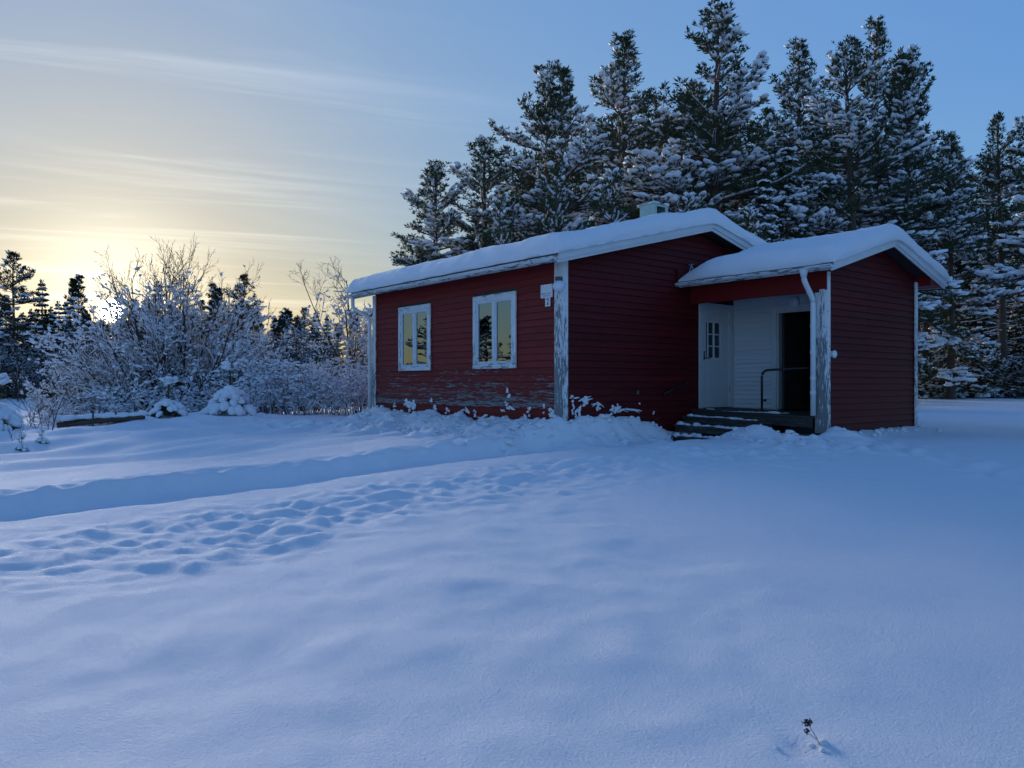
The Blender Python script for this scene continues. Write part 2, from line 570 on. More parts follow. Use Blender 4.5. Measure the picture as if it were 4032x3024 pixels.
    side = sstep(-0.12, 0.02, x) * sstep(-1.2, 0.2, y) * sstep(3.1, 1.3, y + .45 * x)
    z = z + side * (0.33 * sstep(1.15, 0.02, dm) ** 1.2 + 0.10 * rag * sstep(0.9, 0.05, dm) + 0.05 * gnoise(x * 1.6, y * 3.3, 79) + 0.045 * np.maximum(gnoise(x * 5, y * 5, 80), 0))
    corner = np.exp(-((x - 0.05) ** 2 + (y + 0.03) ** 2) / .24 ** 2)
    z = z - 0.17 * corner
    # the flight of steps and the porch sit free of the snow
    zs = np.interp(y, [1.9, 2.45, 2.6, 3.0], [.27, .18, .08, .0])
    inst = sstep(0.02, .14, x) * sstep(1.75, 1.45, x) * sstep(2.2, 2.45, y) * sstep(3.9, 3.6, y)
    z = z * (1 - inst) + zs * inst
    right = sstep(1.45, 1.8, x) * sstep(2.95, 2.8, x) * sstep(3.12, 3.3, y) * sstep(5.2, 5.0, y)
    z = z * (1 - right) + 0.20 * right
    z = z + 0.21 * np.exp(-(((x - 2.12) / .38) ** 2 + ((y - 2.62) / .30) ** 2)) + 0.07 * np.exp(-(((x - 1.6) / .35) ** 2 + ((y - 2.35) / .2) ** 2))
    ax = sstep(0.0, .1, x - AX1 + .05) * sstep(3.2, 3.6, y) * sstep(7.6, 6.9, y)
    z = z + ax * (0.075 * sstep(.8, 0, da) + 0.08 * rag * sstep(.5, 0, da)) + .12 * np.exp(-(((x - 3.1) / .3) ** 2 + ((y - 3.42) / .3) ** 2))
    # left rim: mounds and hummocks
    for (cx, cy, rx, dz) in [(-9.2, -3.6, 1.6, .14), (-8.0, -5.2, 1.1, .18), (-6.6, -5.6, 1.2, .12), (-10.4, -1.2, 1.5, .10), (-6.8, -7.4, .9, .10), (-9.8, -7.6, .7, .22), (-11.2, -8.0, .8, .2), (-9.0, -8.5, .5, .15),
                             (-12.0, -6.5, .9, .3), (-10.5, -2.4, 1.0, .12)]:
        z = z + dz * np.exp(-((x - cx) ** 2 + (y - cy) ** 2) / rx ** 2)
    rimb = sstep(-5.0, -7.0, x) * sstep(-13, -11, x) * sstep(-1, -2.5, y)
    z = z + rimb * 0.09 * np.maximum(gnoise(x * 1.5, y * 1.5, 83), -.3)
    tramp = np.exp(-((y + 1.9 + .12 * (x + 8)) / .55) ** 2) * sstep(-11, -9.5, x) * sstep(-5.5, -6.5, x)
    z = z + tramp * 0.10 * gnoise(x * 3.2, y * 3.2, 84)
    # under the buildings
    z = np.where((dm < -.05) | (da < -.05), np.minimum(z, 0.10), z)
    return z


def grid_axis(segs):
    out = []
    for a, b, n in segs:
        out.append(np.linspace(a, b, n, endpoint=False))
    out.append(np.array([segs[-1][1]]))
    return np.concatenate(out)


gx = grid_axis([(-900, -120, 16), (-120, -30, 60), (-30, -12, 120), (-12, 10.5, 420), (10.5, 16, 60), (16, 60, 50), (60, 900, 16)])
gy = grid_axis([(-900, -120, 12), (-120, -30, 30), (-30, -11, 70), (-11, 4.2, 300), (4.2, 9, 60), (9, 40, 90), (40, 120, 40), (120, 900, 16)])
GX, GY = np.meshgrid(gx, gy)
GZ = ground_z(GX.ravel(), GY.ravel())
nx_, ny_ = len(gx), len(gy)
idx = np.arange(nx_ * ny_).reshape(ny_, nx_)
GF = np.stack([idx[:-1, :-1].ravel(), idx[:-1, 1:].ravel(), idx[1:, 1:].ravel(), idx[1:, :-1].ravel()], 1)
me = mesh_np('snow_ground', np.stack([GX.ravel(), GY.ravel(), GZ], 1), GF, M['snow'], True)
ground = link(D.objects.new('snow_ground', me))
tag(ground, kind='structure', label='blue shaded snow covering the yard and field')


def gz(x, y):
    return float(ground_z(np.array([x]), np.array([y]))[0])


# ------------------------------------------------------------------ house
rng = random.Random(4)
house = empty('wooden_house', (0, 0, 0))
tag(house, 'weathered red board house with white trim, thick snow on roof and open porch', 'house')
SL = 0.2497          # slope of the main roof
RY, RZ = 3.778, 4.565
ASL = 0.29           # slope of the porch roof
AY, AZ = 5.306, 4.005
ROOF_T = 0.15


def main_roof(y):
    return RZ - SL * abs(y - RY)


def annex_roof(y):
    return AZ - ASL * abs(y - AY)


def board_rows(z0, z1, h):
    n = int(math.ceil((z1 - z0) / h))
    return [(z0 + i * h, min(z0 + (i + 1) * h, z1)) for i in range(n)]


def lap_board(mat, parent, plane, base, sign, a0, a1, a0t, a1t, z0, z1, deep=0.0):
    """lapped board; plane 'x' -> wall in plane x=base spanning y, 'y' -> plane y=base spanning x; sign = outward"""
    j = rng.uniform(-.0025, .0025)
    zb = z0 - 0.006 + rng.uniform(-.002, .002)
    outb, outt = 0.027 + j + deep, 0.004 + j * .3
    tw = rng.uniform(-.002, .002)

    def P(a, o, z):
        return (base + sign * o, a, z) if plane == 'x' else (a, base + sign * o, z)
    A = [P(a0, 0.001, zb), P(a0, outb, zb), P(a0t, outt, z1), P(a0t, 0.001, z1)]
    B = [P(a1, 0.001, zb + tw), P(a1, outb + tw, zb + tw), P(a1t, outt, z1 + tw), P(a1t, 0.001, z1 + tw)]
    mb = MB()
    mb.hexa(A, B)
    c = P((a0 + a1) / 2, 0, z0)
    return mb.build('board', mat, parent, origin=c)


# windows: outer trim rectangles on the front wall
WINS = [(-5.388, -4.078), (-2.534, -1.197)]
WZ0, WZ1 = 1.641, 3.062
TRW = 0.085
TH = 0.14
WALL_TOP = 3.56
# front wall sheathing (pieces around the window openings)
mb = MB()
ops = [(a + .06, b - .06) for a, b in WINS]
xs = [MX0 + .002, ops[0][0], ops[0][1], ops[1][0], ops[1][1], MX1 - .002]
for i in range(5):
    if i % 2 == 0:
        mb.box(xs[i], xs[i + 1], 0.0, TH, 0.0, WALL_TOP)
    else:
        mb.box(xs[i], xs[i + 1], 0.0, TH, 0.0, WZ0 + .06)
        mb.box(xs[i], xs[i + 1], 0.0, TH, WZ1 - .06, WALL_TOP)
front = mb.build('front_wall', M['inside'], house)
front['label'] = 'front wall with two windows, red boards peeling to grey wood near the snow'
for z0, z1 in board_rows(0.42, 3.50, 0.123):
    spans = [(MX0 + .01, -0.01)]
    RM = M['red_front'] if z0 > .84 else M['red_plain']
    for a, b in WINS:
        if z1 > WZ0 + .03 and z0 < WZ1 - .03:
            ns = []
            for p_, q_ in spans:
                if p_ < a < q_:
                    ns += [(p_, a + .03), (b - .03, q_)]
                else:
                    ns.append((p_, q_))
            spans = ns
    for p_, q_ in spans:
        # some rows are two planks butted
        if q_ - p_ > 4 and rng.random() < .8:
            c = rng.uniform(p_ + 1.2, q_ - 1.2)
            lap_board(RM, front, 'y', 0.0, -1, p_, c - .001, p_, c - .001, z0, z1)
            lap_board(RM, front, 'y', 0.0, -1, c + .001, q_, c + .001, q_, z0, z1)
        else:
            lap_board(RM, front, 'y', 0.0, -1, p_, q_, p_, q_, z0, z1)

# gable wall (plane x = 0), door opening inside the porch
DY0, DY1, DZ0, DZ1 = 3.719, 4.867, 0.857, 3.0
mb = MB()


def gable_piece(x0, x1, y0, y1, z0, roof):
    ys = [y0, y1]
    A = [(x0, y0, z0), (x0, y1, z0), (x0, y1, roof(y1) - .02 - ROOF_T * .5), (x0, y0, roof(y0) - .02 - ROOF_T * .5)]
    mb.hexa(A, [(x1, a[1], a[2]) for a in A])


gable_piece(-TH, 0.0, TH + .002, RY, 0.0, main_roof)
dm0, dm1 = DY0 + .06, DY1 - .06
gable_piece(-TH, 0.0, dm1, MY1, 0.0, main_roof)
mb.box(-TH, 0, RY, dm1, DZ1 - .06, 4.2)
gable = mb.build('gable_wall', M['inside'], house)
gable['label'] = 'long dark red gable wall of lapped boards'
GT = ROOF_T + 0.01
for z0, z1 in board_rows(0.42, RZ - GT - .02, 0.123):
    def ylim(z):
        return max(0.012, RY - (RZ - GT - z) / SL), min(MY1 - .01, RY + (RZ - GT - z) / SL)
    a0, a1 = ylim(z0)
    b0, b1 = ylim(z1)
    segs_ = []
    if z1 <= DZ1 - .04:
        segs_.append((a0, DY0 + .03, b0, DY0 + .03))
        if z1 > 3.2 or True:
            segs_.append((DY1 - .03, 4.9, DY1 - .03, 4.9))
    elif z0 < 4.0:
        segs_.append((a0, a1, b0, b1))
    else:
        segs_.append((a0, a1, b0, b1))
    for (p0, p1, q0, q1) in segs_:
        if p1 - p0 > 2.5 and rng.random() < .75:
            c = rng.uniform(p0 + .9, p1 - .9)
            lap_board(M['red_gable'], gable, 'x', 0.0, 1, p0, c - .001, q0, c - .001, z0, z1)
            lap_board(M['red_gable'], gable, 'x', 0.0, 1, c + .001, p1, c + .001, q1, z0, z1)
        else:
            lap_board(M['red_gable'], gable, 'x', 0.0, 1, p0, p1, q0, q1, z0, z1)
mb = MB()
mb.box(MX0, MX1, MY1 - TH, MY1, 0, WALL_TOP)
mb.build('back_wall', M['red_plain'], house)
mb = MB()
for y0, y1 in ((TH + .001, RY), (RY, MY1 - TH - .001)):
    A = [(MX0, y0, 0), (MX0, y1, 0), (MX0, y1, main_roof(y1) - .1), (MX0, y0, main_roof(y0) - .1)]
    mb.hexa(A, [(MX0 + TH, a[1], a[2]) for a in A])
mb.build('far_gable_wall', M['red_plain'], house)
mb = MB()
mb.box(MX0 + TH + .001, MX1 - TH - .001, TH + .002, MY1 - TH - .001, 0.72, 0.84)
mb.build('floor', M['inside'], house)
mb = MB()
mb.box(MX0 + TH + .001, MX1 - TH - .001, TH + .002, MY1 - TH - .001, 3.28, 3.32)
mb.box(MX0 + TH + .001, MX1 - TH - .001, 3.2, 3.3, 0.845, 3.275)
mb.build('inner_ceiling', M['inside'], house)

# corner boards of the main house
cb = MB()
cb.box(-0.135, 0.040, -0.052, -0.029, 0.60, 3.47)
o = cb.build('corner_board', M['white_post'], house)
o['label'] = 'flaking corner board, white paint worn to grey wood'
MB().box(0.029, 0.052, -0.0285, 0.100, 0.58, 3.49).build('corner_board', M['white_trim_v'], house)
MB().box(MX0 - .03, MX0 + .08, -0.052, -0.029, 0.5, 3.44).build('corner_board', M['white_trim_v'], house)
MB().box(MX0 - .053, MX0 - .0305, -0.052, 0.08, 0.5, 3.44).build('corner_board', M['white_trim_v'], house)


# windows
def make_window(a, b):
    t = TRW
    yf = -0.058
    y1 = -0.0285
    w_ = empty('window', ((a + b) / 2, 0, WZ0), parent=house)
    L = w_.location

    def bx(name, mat, x0, x1, y0, y1_, z0, z1, par=w_):
        m_ = MB()
        m_.box(x0 - L.x, x1 - L.x, y0, y1_, z0 - L.z, z1 - L.z)
        return m_.build(name, mat, par)
    # trim boards
    bx('trim_board', M['white_trim'], a, b, yf, y1, WZ1 - t, WZ1)
    bx('trim_board', M['white_trim'], a, b, yf, y1, WZ0, WZ0 + t * .85)
    bx('trim_board', M['white_trim_v'], a, a + t, yf + .002, y1, WZ0 + t * .85 + .001, WZ1 - t - .001)
    bx('trim_board', M['white_trim_v'], b - t, b, yf + .002, y1, WZ0 + t * .85 + .001, WZ1 - t - .001)
    # frame
    i0, i1, k0, k1 = a + t, b - t, WZ0 + t * .85, WZ1 - t
    fr = MB()
    fw = 0.026
    for (x0, x1, z0, z1) in ((i0, i0 + fw, k0, k1), (i1 - fw, i1, k0, k1), (i0 + fw, i1 - fw, k0, k0 + fw), (i0 + fw, i1 - fw, k1 - fw, k1)):
        fr.box(x0 - L.x, x1 - L.x, -0.046, 0.10, z0 - L.z, z1 - L.z)
    xm = (a + b) / 2
    fr.box(xm - .028 - L.x, xm + .028 - L.x, -0.052, 0.08, k0 + fw - L.z, k1 - fw - L.z)
    fr.build('frame', M['white_sash'], w_)
    for (x0, x1) in ((i0 + fw + .003, xm - .031), (xm + .031, i1 - fw - .003)):
        z0, z1 = k0 + fw + .003, k1 - fw - .003
        sw = 0.038
        sb = MB()
        for (p0, p1, q0, q1) in ((x0, x0 + sw, z0, z1), (x1 - sw, x1, z0, z1), (x0 + sw, x1 - sw, z0, z0 + sw), (x0 + sw, x1 - sw, z1 - sw, z1)):
            sb.box(p0 - L.x, p1 - L.x, -0.040, 0.012, q0 - L.z, q1 - L.z)
        sb.build('sash', M['white_sash'], w_)
        pb = MB()
        pb.box(x0 + sw - .004 - L.x, x1 - sw + .004 - L.x, -0.020, -0.016, z0 + sw - .004 - L.z, z1 - sw + .004 - L.z)
        pb.build('pane', M['glass'], w_)
        # pelmet strip and pleated curtain behind the glass
        cbm = MB()
        cbm.box(x0 + .02 - L.x, x1 - .02 - L.x, 0.10, 0.115, z1 - .17 - L.z, z1 - .02 - L.z)
        cbm.box(x0 + .02 - L.x, x1 - .02 - L.x, 0.09, 0.098, z1 - .075 - L.z, z1 - .03 - L.z)
        cbm.build('pelmet', M['curtain'], w_)
        cv = MB()
        n = 10
        cw = 0.17
        for kk in range(n):
            xa = x0 + .015 + cw * kk / n
            xb = x0 + .015 + cw * (kk + 1) / n
            ya = 0.125 + .018 * (kk % 2)
            yb = 0.125 + .018 * ((kk + 1) % 2)
            A = [(xa - L.x, ya, z0 - L.z), (xb - L.x, yb, z0 - L.z), (xb - L.x, yb + .004, z0 - L.z), (xa - L.x, ya + .004, z0 - L.z)]
            cv.hexa(A, [(p[0], p[1], z1 - .1 - L.z) for p in A])
        cv.build('curtain', M['curtain'], w_)
    return w_


for a, b in WINS:
    make_window(a, b)

# main roof: two slabs, boards along the rakes
X0R, X1R = -7.02, 0.35
YE0, YE1 = -0.37, 7.926


def slab(mb_, x0, x1, ya, za, yb, zb, t):
    A = [(x0, ya, za - t), (x0, yb, zb - t), (x0, yb, zb), (x0, ya, za)]
    mb_.hexa(A, [(x1, p[1], p[2]) for p in A])


mb = MB()
slab(mb, X0R + .03, X1R - .03, YE0, main_roof(YE0) - .012, RY, RZ - .012, .10)
slab(mb, X0R + .03, X1R - .03, RY, RZ - .012, YE1, main_roof(YE1) - .012, .10)
roof = mb.build('roof', M['soffit'], house)
roof['label'] = 'low pitched main roof under deep snow'


def rake(parent, x0, x1, f, ya, yb, off, h, mat):
    m_ = MB()
    A = [(x0, ya, f(ya) - off - h), (x0, yb, f(yb) - off - h), (x0, yb, f(yb) - off), (x0, ya, f(ya) - off)]
    m_.hexa(A, [(x1, p[1], p[2]) for p in A])
    return m_.build('rake_board', mat, parent)


for xo, sg in ((X1R, 1), (X0R, -1)):
    for ya, yb in ((YE0 - .02, RY - .001), (RY + .001, YE1 + .02)):
        rake(roof, xo - .028 * sg, xo + .004 * sg, main_roof, ya, yb, -.004, 0.105, M['white_rake'])
        rake(roof, xo - .054 * sg, xo - .029 * sg, main_roof, ya, yb, 0.06, 0.10, M['white_rake'])
MB().box(X0R + .06, X1R - .06, YE0 - .026, YE0 - .002, main_roof(YE0) - .14, main_roof(YE0) - .02).build('fascia_board', M['white_gutter'], roof)


# gutters
def gutter(parent, x0, x1, yc, zt, r, brk, label=None, n=40):
    prof = []
    for k in range(9):
        an = math.pi + math.pi * k / 8
        prof.append((yc + r * math.cos(an), zt + r * math.sin(an)))
    for k in range(9):
        an = 2 * math.pi - math.pi * k / 8
        prof.append((yc + (r - .008) * math.cos(an), zt + (r - .008) * math.sin(an)))
    m_ = MB()
    m_.prism(prof, x0, x1, lambda p, d: (d, p[0], p[1]))
    # end caps
    for xe, s_ in ((x0, -1), (x1, 1)):
        pc = prof[:9]
        m_.prism(pc, xe + .001 * s_, xe + .006 * s_, lambda p, d: (d, p[0], p[1]))
    g = m_.build('gutter', M['white_gutter'], parent, smooth=False)
    if label:
        g['label'] = label
    for xb in brk:
        bm_ = MB()
        pr = []
        for k in range(9):
            an = math.pi + math.pi * k / 8
            pr.append((yc + (r + .006) * math.cos(an), zt + (r + .006) * math.sin(an)))
        for k in range(9):
            an = 2 * math.pi - math.pi * k / 8
            pr.append((yc + (r + .001) * math.cos(an), zt + (r + .001) * math.sin(an)))
        bm_.prism(pr, xb - .014, xb + .014, lambda p, d: (d, p[0], p[1]))
        bm_.build('gutter_bracket', M['white_gutter'], g)
    return g


g1 = gutter(house, X0R + .0, X1R - .02, -0.46, 3.465, 0.072, [-6.4, -5.5, -4.6, -3.7, -2.8, -1.9, -1.0, -.2], 'flaking white gutter along the front eave')


def elbow(points, n=6, rr=.09):
    pts = []
    P = [Vector(p) for p in points]
    pts.append(P[0])
    for i in range(1, len(P) - 1):
        a = (P[i - 1] - P[i]).normalized()
        b = (P[i + 1] - P[i]).normalized()
        q0 = P[i] + a * min(rr, (P[i - 1] - P[i]).length * .45)
        q1 = P[i] + b * min(rr, (P[i + 1] - P[i]).length * .45)
        for k in range(n + 1):
            t_ = k / n
            pts.append(q0 * (1 - t_) ** 2 + P[i] * 2 * t_ * (1 - t_) + q1 * t_ ** 2)
    pts.append(P[-1])
    return pts


def downpipe(parent, pts, r, joints):
    m_ = MB()
    m_.tube(elbow(pts), r, 14)
    o_ = m_.build('downpipe', M['white_pipe'], parent, smooth=True)
    for (x, y, z) in joints:
        MB().tube([(x, y, z - .03), (x, y, z + .03)], r + .006, 14).build('pipe_joint', M['white_pipe'], o_ if parent is house else parent, smooth=False)
    return o_


dp1 = downpipe(house, [(-6.80, -.46, 3.41), (-6.80, -.46, 3.14), (-6.60, -.12, 2.92), (-6.60, -.12, .60)], .043, [(-6.60, -.12, 2.2), (-6.60, -.12, 1.5)])
dp1['label'] = 'white downpipe at the far corner of the front wall'

# ventilation hood on the roof
vent = empty('vent_hood', (-.62, 3.11, 4.44), parent=house)
vb = MB()
vb.box(-.19, .19, -.21, -.195, 0, .53)
vb.box(-.19, .19, .195, .21, 0, .53)
vb.box(-.19, -.175, -.1945, .1945, 0, .53)
for (y0, y1, z0, z1) in ((-.1945, .1945, 0, .33), (-.1945, .1945, .485, .53), (-.1945, -.13, .331, .484), (.13, .1945, .331, .484)):
    vb.box(.175, .19, y0, y1, z0, z1)
vb.build('hood_box', M['vent_green'], vent)
vc = MB()
A = [(-.22, -.24, .531), (.22, -.24, .531), (.22, .24, .531), (-.22, .24, .531)]
B = [(-.06, -.07, .575), (.06, -.07, .575), (.06, .07, .575), (-.06, .07, .575)]
vc.hexa(A, B)
vc.build('hood_cap', M['vent_green'], vent)
vd = MB()
vd.box(-.17, .174, -.19, .19, .30, .32)
vd.build('damper', M['black_metal'], vent)
vs_ = MB()
vs_.sphere((.03, -.02, .575), .12, 14, 8, (.95, 1.1, .34))
vs_.sphere((.17, .18, .55), .07, 10, 6, (.8, 1, .5))
vs_.build('snow_cap', M['snow'], vent, smooth=True)

# ------------------------------------------------------------------ porch wing
AX = AX1
WY = 4.90     # white wall
mb = MB()
for (y0, y1) in ((AY0 + .002, AY), (AY, AY1)):
    A = [(AX - .12, y0, 0.2), (AX - .12, y1, 0.2), (AX - .12, y1, annex_roof(y1) - .1), (AX - .12, y0, annex_roof(y0) - .1)]
    mb.hexa(A, [(AX, p[1], p[2]) for p in A])
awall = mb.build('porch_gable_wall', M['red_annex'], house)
awall['label'] = 'small dark red gable wall of the porch wing'
GA = 0.11
for z0, z1 in board_rows(0.42, AZ - GA - .03, 0.118):
    def yl2(z):
        return max(AY0 + .012, AY - (AZ - GA - z) / ASL), min(AY1 - .012, AY + (AZ - GA - z) / ASL)
    a0, a1 = yl2(z0)
    b0, b1 = yl2(z1)
    if 1.35 < (z0 + z1) / 2 < 3.0 and rng.random() < .9:
        c = 4.92 + rng.uniform(-.02, .02)
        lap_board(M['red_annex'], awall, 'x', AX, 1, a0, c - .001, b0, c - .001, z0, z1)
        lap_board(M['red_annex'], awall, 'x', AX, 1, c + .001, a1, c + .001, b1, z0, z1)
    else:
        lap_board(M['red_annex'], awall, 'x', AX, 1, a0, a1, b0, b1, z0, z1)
# corner trims of the wing
MB().box(AX + .028, AX + .050, AY0 - .03, AY0 + .045, .45, 3.27).build('corner_board', M['white_trim_v'], house)
MB().box(AX + .028, AX + .050, AY1 - .075, AY1 + .03, .40, 3.36).build('corner_board', M['white_trim_v'], house)
MB().box(AX - .08, AX + .0275, AY1 + .008, AY1 + .03, .40, 3.36).build('corner_board', M['white_trim_v'], house)
# post boards beside the steps
pst = MB()
pst.box(AX - .115, AX - .012, AY0 - .03, AY0 - .004, .50, 2.98)
o = pst.build('porch_post', M['white_post'], house)
o['label'] = 'porch corner post with white paint flaking off grey wood'
MB().box(AX - .010, AX + .0275, AY0 - .042, AY0 - .004, .50, 2.96).build('porch_post', M['white_post'], house)
MB().box(AX - .20, AX - .118, AY0 - .022, AY0 - .004, .50, 2.93).build('porch_post', M['white_post'], house)
MB().box(AX - .21, AX - .121, AY0 - .002, AY0 + .10, .30, 2.98).build('post_core', M['deck_wood'], house)
# beam above the porch opening
MB().box(0.031, AX + .024, AY0 - .028, AY0 + .06, 2.945, 3.315).build('porch_beam', M['red_plain'], house)
# white board wall with the dark doorway
OX0, OX1, OZ1 = 1.08, 1.98, 2.80
mb = MB()
mb.box(0.03, OX0, WY, WY + .10, .80, 3.42)
mb.box(OX1, AX - .121, WY, WY + .10, .80, 3.42)
mb.box(OX0, OX1, WY, WY + .10, OZ1, 3.42)
ww = mb.build('porch_inner_wall', M['white_porch'], house)
ww['label'] = 'pale grey white lapped board wall inside the porch'
for z0, z1 in board_rows(0.86, 3.40, 0.0915):
    if z1 < OZ1 + .05:
        sp_ = [(0.032, OX0 - .09), (OX1 + .09, AX - .125)]
    else:
        sp_ = [(0.032, AX - .125)]
    for p_, q_ in sp_:
        lap_board(M['white_porch'], ww, 'y', WY, -1, p_, q_, p_, q_, z0 + .005, z1, .006)
for (x0, x1, z0, z1) in ((OX0 - .115, OX0 - .005, .84, OZ1 + .105), (OX1 + .005, OX1 + .115, .84, OZ1 + .105), (OX0 - .004, OX1 + .004, OZ1 + .006, OZ1 + .104)):
    MB().box(x0, x1, WY - .052, WY - .0375, z0, z1).build('doorway_trim', M['door_white'], ww)
for (x0, x1, z0, z1) in ((OX0 - .004, OX0 + .03, .84, OZ1 + .004), (OX1 - .03, OX1 + .004, .84, OZ1 + .004), (OX0 + .031, OX1 - .031, OZ1 - .03, OZ1 + .004)):
    MB().box(x0, x1, WY - .030, WY + .099, z0, z1).build('doorway_frame', M['door_white'], ww)
# dark store room behind the doorway
mb = MB()
mb.box(0.01, AX - .121, AY1 - .12, AY1, .2, 3.38)
mb.box(0.001, 0.029, WY + .101, AY1 - .121, .82, 3.38)
mb.build('store_room_wall', M['inside'], house)
MB().box(0.03, AX - .122, WY + .101, AY1 - .121, .70, .80).build('store_room_floor', M['inside'], house)
# opened inner door leaf seen edge-on in the dark, and a broom-like board inside
il = MB()
il.box(OX0 + .035, OX0 + .075, WY + .11, WY + .95, .84, 2.74)
il.build('store_door', M['deck_wood'], house)

# white panel door on the gable wall inside the porch
door = empty('door', (0, (DY0 + DY1) / 2, DZ0), parent=house)
door['label'] = 'white boarded door with six small panes'
LY = (DY0 + DY1) / 2
hw = (DY1 - DY0) / 2
H_ = DZ1 - DZ0
for (y0, y1, z0, z1) in ((-hw, -hw + .10, 0, H_), (hw - .12, hw, 0, H_), (-hw + .101, hw - .121, H_ - .10, H_)):
    MB().box(.0285, .052, y0, y1, z0, z1).build('trim_board', M['door_white'], door)
for (y0, y1, z0, z1) in ((-hw + .101, -hw + .135, 0, H_ - .101), (hw - .155, hw - .121, 0, H_ - .101), (-hw + .136, hw - .156, H_ - .135, H_ - .101)):
    MB().box(-.08, .040, y0, y1, z0, z1).build('frame', M['door_white'], door)
ly0, ly1, lz1 = -hw + .138, hw - .158, H_ - .137
# leaf: planks with a glazed opening
py0, py1, pz0, pz1 = ly0 + .16, ly0 + .58, 1.02, 1.76
npl = 9
pw = (ly1 - ly0) / npl
for k in range(npl):
    a, b = ly0 + k * pw, ly0 + (k + 1) * pw - .006
    pieces = [(0.012, lz1)]
    if b > py0 + .01 and a < py1 - .01:
        pieces = [(0.012, pz0), (pz1, lz1)]
    for z0, z1 in pieces:
        MB().box(-.012, .024, a, b, z0, z1).build('plank', M['door_white'], door)
MB().box(-.030, -.0125, ly0, py0, .012, lz1).box(-.030, -.0125, py1, ly1, .012, lz1).box(-.030, -.0125, py0, py1, .012, pz0).box(-.030, -.0125, py0, py1, pz1, lz1).build('leaf', M['door_white'], door)
gl_ = MB()
for (y0, y1, z0, z1) in ((py0 - .02, py0 + .012, pz0 - .02, pz1 + .02), (py1 - .012, py1 + .02, pz0 - .02, pz1 + .02), (py0 + .012, py1 - .012, pz0 - .02, pz0 + .012), (py0 + .012, py1 - .012, pz1 - .012, pz1 + .02)):
    gl_.box(.0245, .036, y0, y1, z0, z1)
ym = (py0 + py1) / 2
gl_.box(.0, .033, ym - .011, ym + .011, pz0 + .0125, pz1 - .0125)
for k in (1, 2):
    zz = pz0 + (pz1 - pz0) * k / 3
    gl_.box(.001, .031, py0 + .0125, ym - .0115, zz - .011, zz + .011)
    gl_.box(.001, .031, ym + .0115, py1 - .0125, zz - .011, zz + .011)
gl_.build('glazing_bar', M['white_clean'], door)
for i in range(2):
    for k in range(3):
        a = py0 + .004 if i == 0 else ym + .003
        b = ym - .003 if i == 0 else py1 - .004
        z0 = pz0 + (pz1 - pz0) * k / 3 + .003
        z1 = pz0 + (pz1 - pz0) * (k + 1) / 3 - .003
        MB().box(-.008, -.004, a, b, z0, z1).build('pane', M['glass_door'], door)
hb = MB()
hb.box(.0245, .030, ly0 + .03, ly0 + .07, .98, 1.16)
hb.tube([(.03, ly0 + .05, 1.02), (.075, ly0 + .05, 1.02), (.08, ly0 + .06, 1.02), (.08, ly0 + .17, 1.015)], .010, 8)
hb.build('handle', M['dark_metal'], door)
for z in (.32, 1.72):
    MB().tube([(.045, hw - .14, z), (.045, hw - .14, z + .14)], .011, 8).build('hinge', M['steel'], door)
MB().box(.001, .10, ly0, ly1, -.012, .010).build('sill', M['dark_metal'], door)

# porch roof
AE0, AE1 = 3.12, 7.42
AXR = 3.25
mb = MB()
slab(mb, 0.032, AXR - .03, AE0, annex_roof(AE0) - .012, AY, AZ - .012, .08)
slab(mb, 0.032, AXR - .03, AY, AZ - .012, AE1, annex_roof(AE1) - .012, .08)
aroof = mb.build('porch_roof', M['soffit'], house)
for ya, yb in ((AE0 - .02, AY - .001), (AY + .001, AE1 + .015)):
    rake(aroof, AXR - .028, AXR + .004, annex_roof, ya, yb, -.004, 0.10, M['white_rake'])
    rake(aroof, AXR - .054, AXR - .029, annex_roof, ya, yb, 0.055, 0.085, M['white_rake'])
MB().box(.04, AXR - .06, AE1 + .001, AE1 + .022, annex_roof(AE1) - .12, annex_roof(AE1) - .02).build('fascia_board', M['white_rake'], aroof)
MB().box(.04, AXR - .06, AE0 - .024, AE0 - .002, annex_roof(AE0) - .125, annex_roof(AE0) - .02).build('fascia_board', M['white_gutter'], aroof)
MB().box(.04, AX + .02, AE0 + .02, WY - .002, 3.29, 3.312).build('porch_ceiling', M['soffit'], house)
# boxed-in eave on the far side of the wing
A = [(AX - .6, AY1 + .031, annex_roof(AY1) - .10), (AX - .6, AE1, annex_roof(AE1) - .10), (AX - .6, AE1, annex_roof(AE1) - .115), (AX - .6, AY1 + .031, annex_roof(AE1) - .115)]
m_ = MB()
m_.hexa(A, [(AXR - .06, p[1], p[2]) for p in A])
m_.build('eave_box', M['red_plain'], aroof)
g2 = gutter(house, 0.03, AXR + .0, AE0 - .085, 3.325, 0.062, [.35, .9, 1.5, 2.1], 'flaking white gutter above the porch steps')
PX = AX - .205
FX = AX - .155
dp2 = downpipe(house, [(FX, AE0 - .085, 3.28), (FX, AE0 - .085, 3.12), (PX + .01, AY0 - .085, 2.80), (PX + .01, AY0 - .085, .80)], .046, [(PX + .01, AY0 - .085, 2.35), (PX + .01, AY0 - .085, 1.9), (PX + .01, AY0 - .085, 1.45), (PX + .01, AY0 - .085, 1.2)])
dp2['label'] = 'white downpipe in front of the porch post'
fn = MB()
fn.tube([(FX, AE0 - .085, 3.16), (FX, AE0 - .085, 3.29)], [.047, .075], 14)
fn.build('pipe_funnel', M['white_pipe'], house, smooth=True)
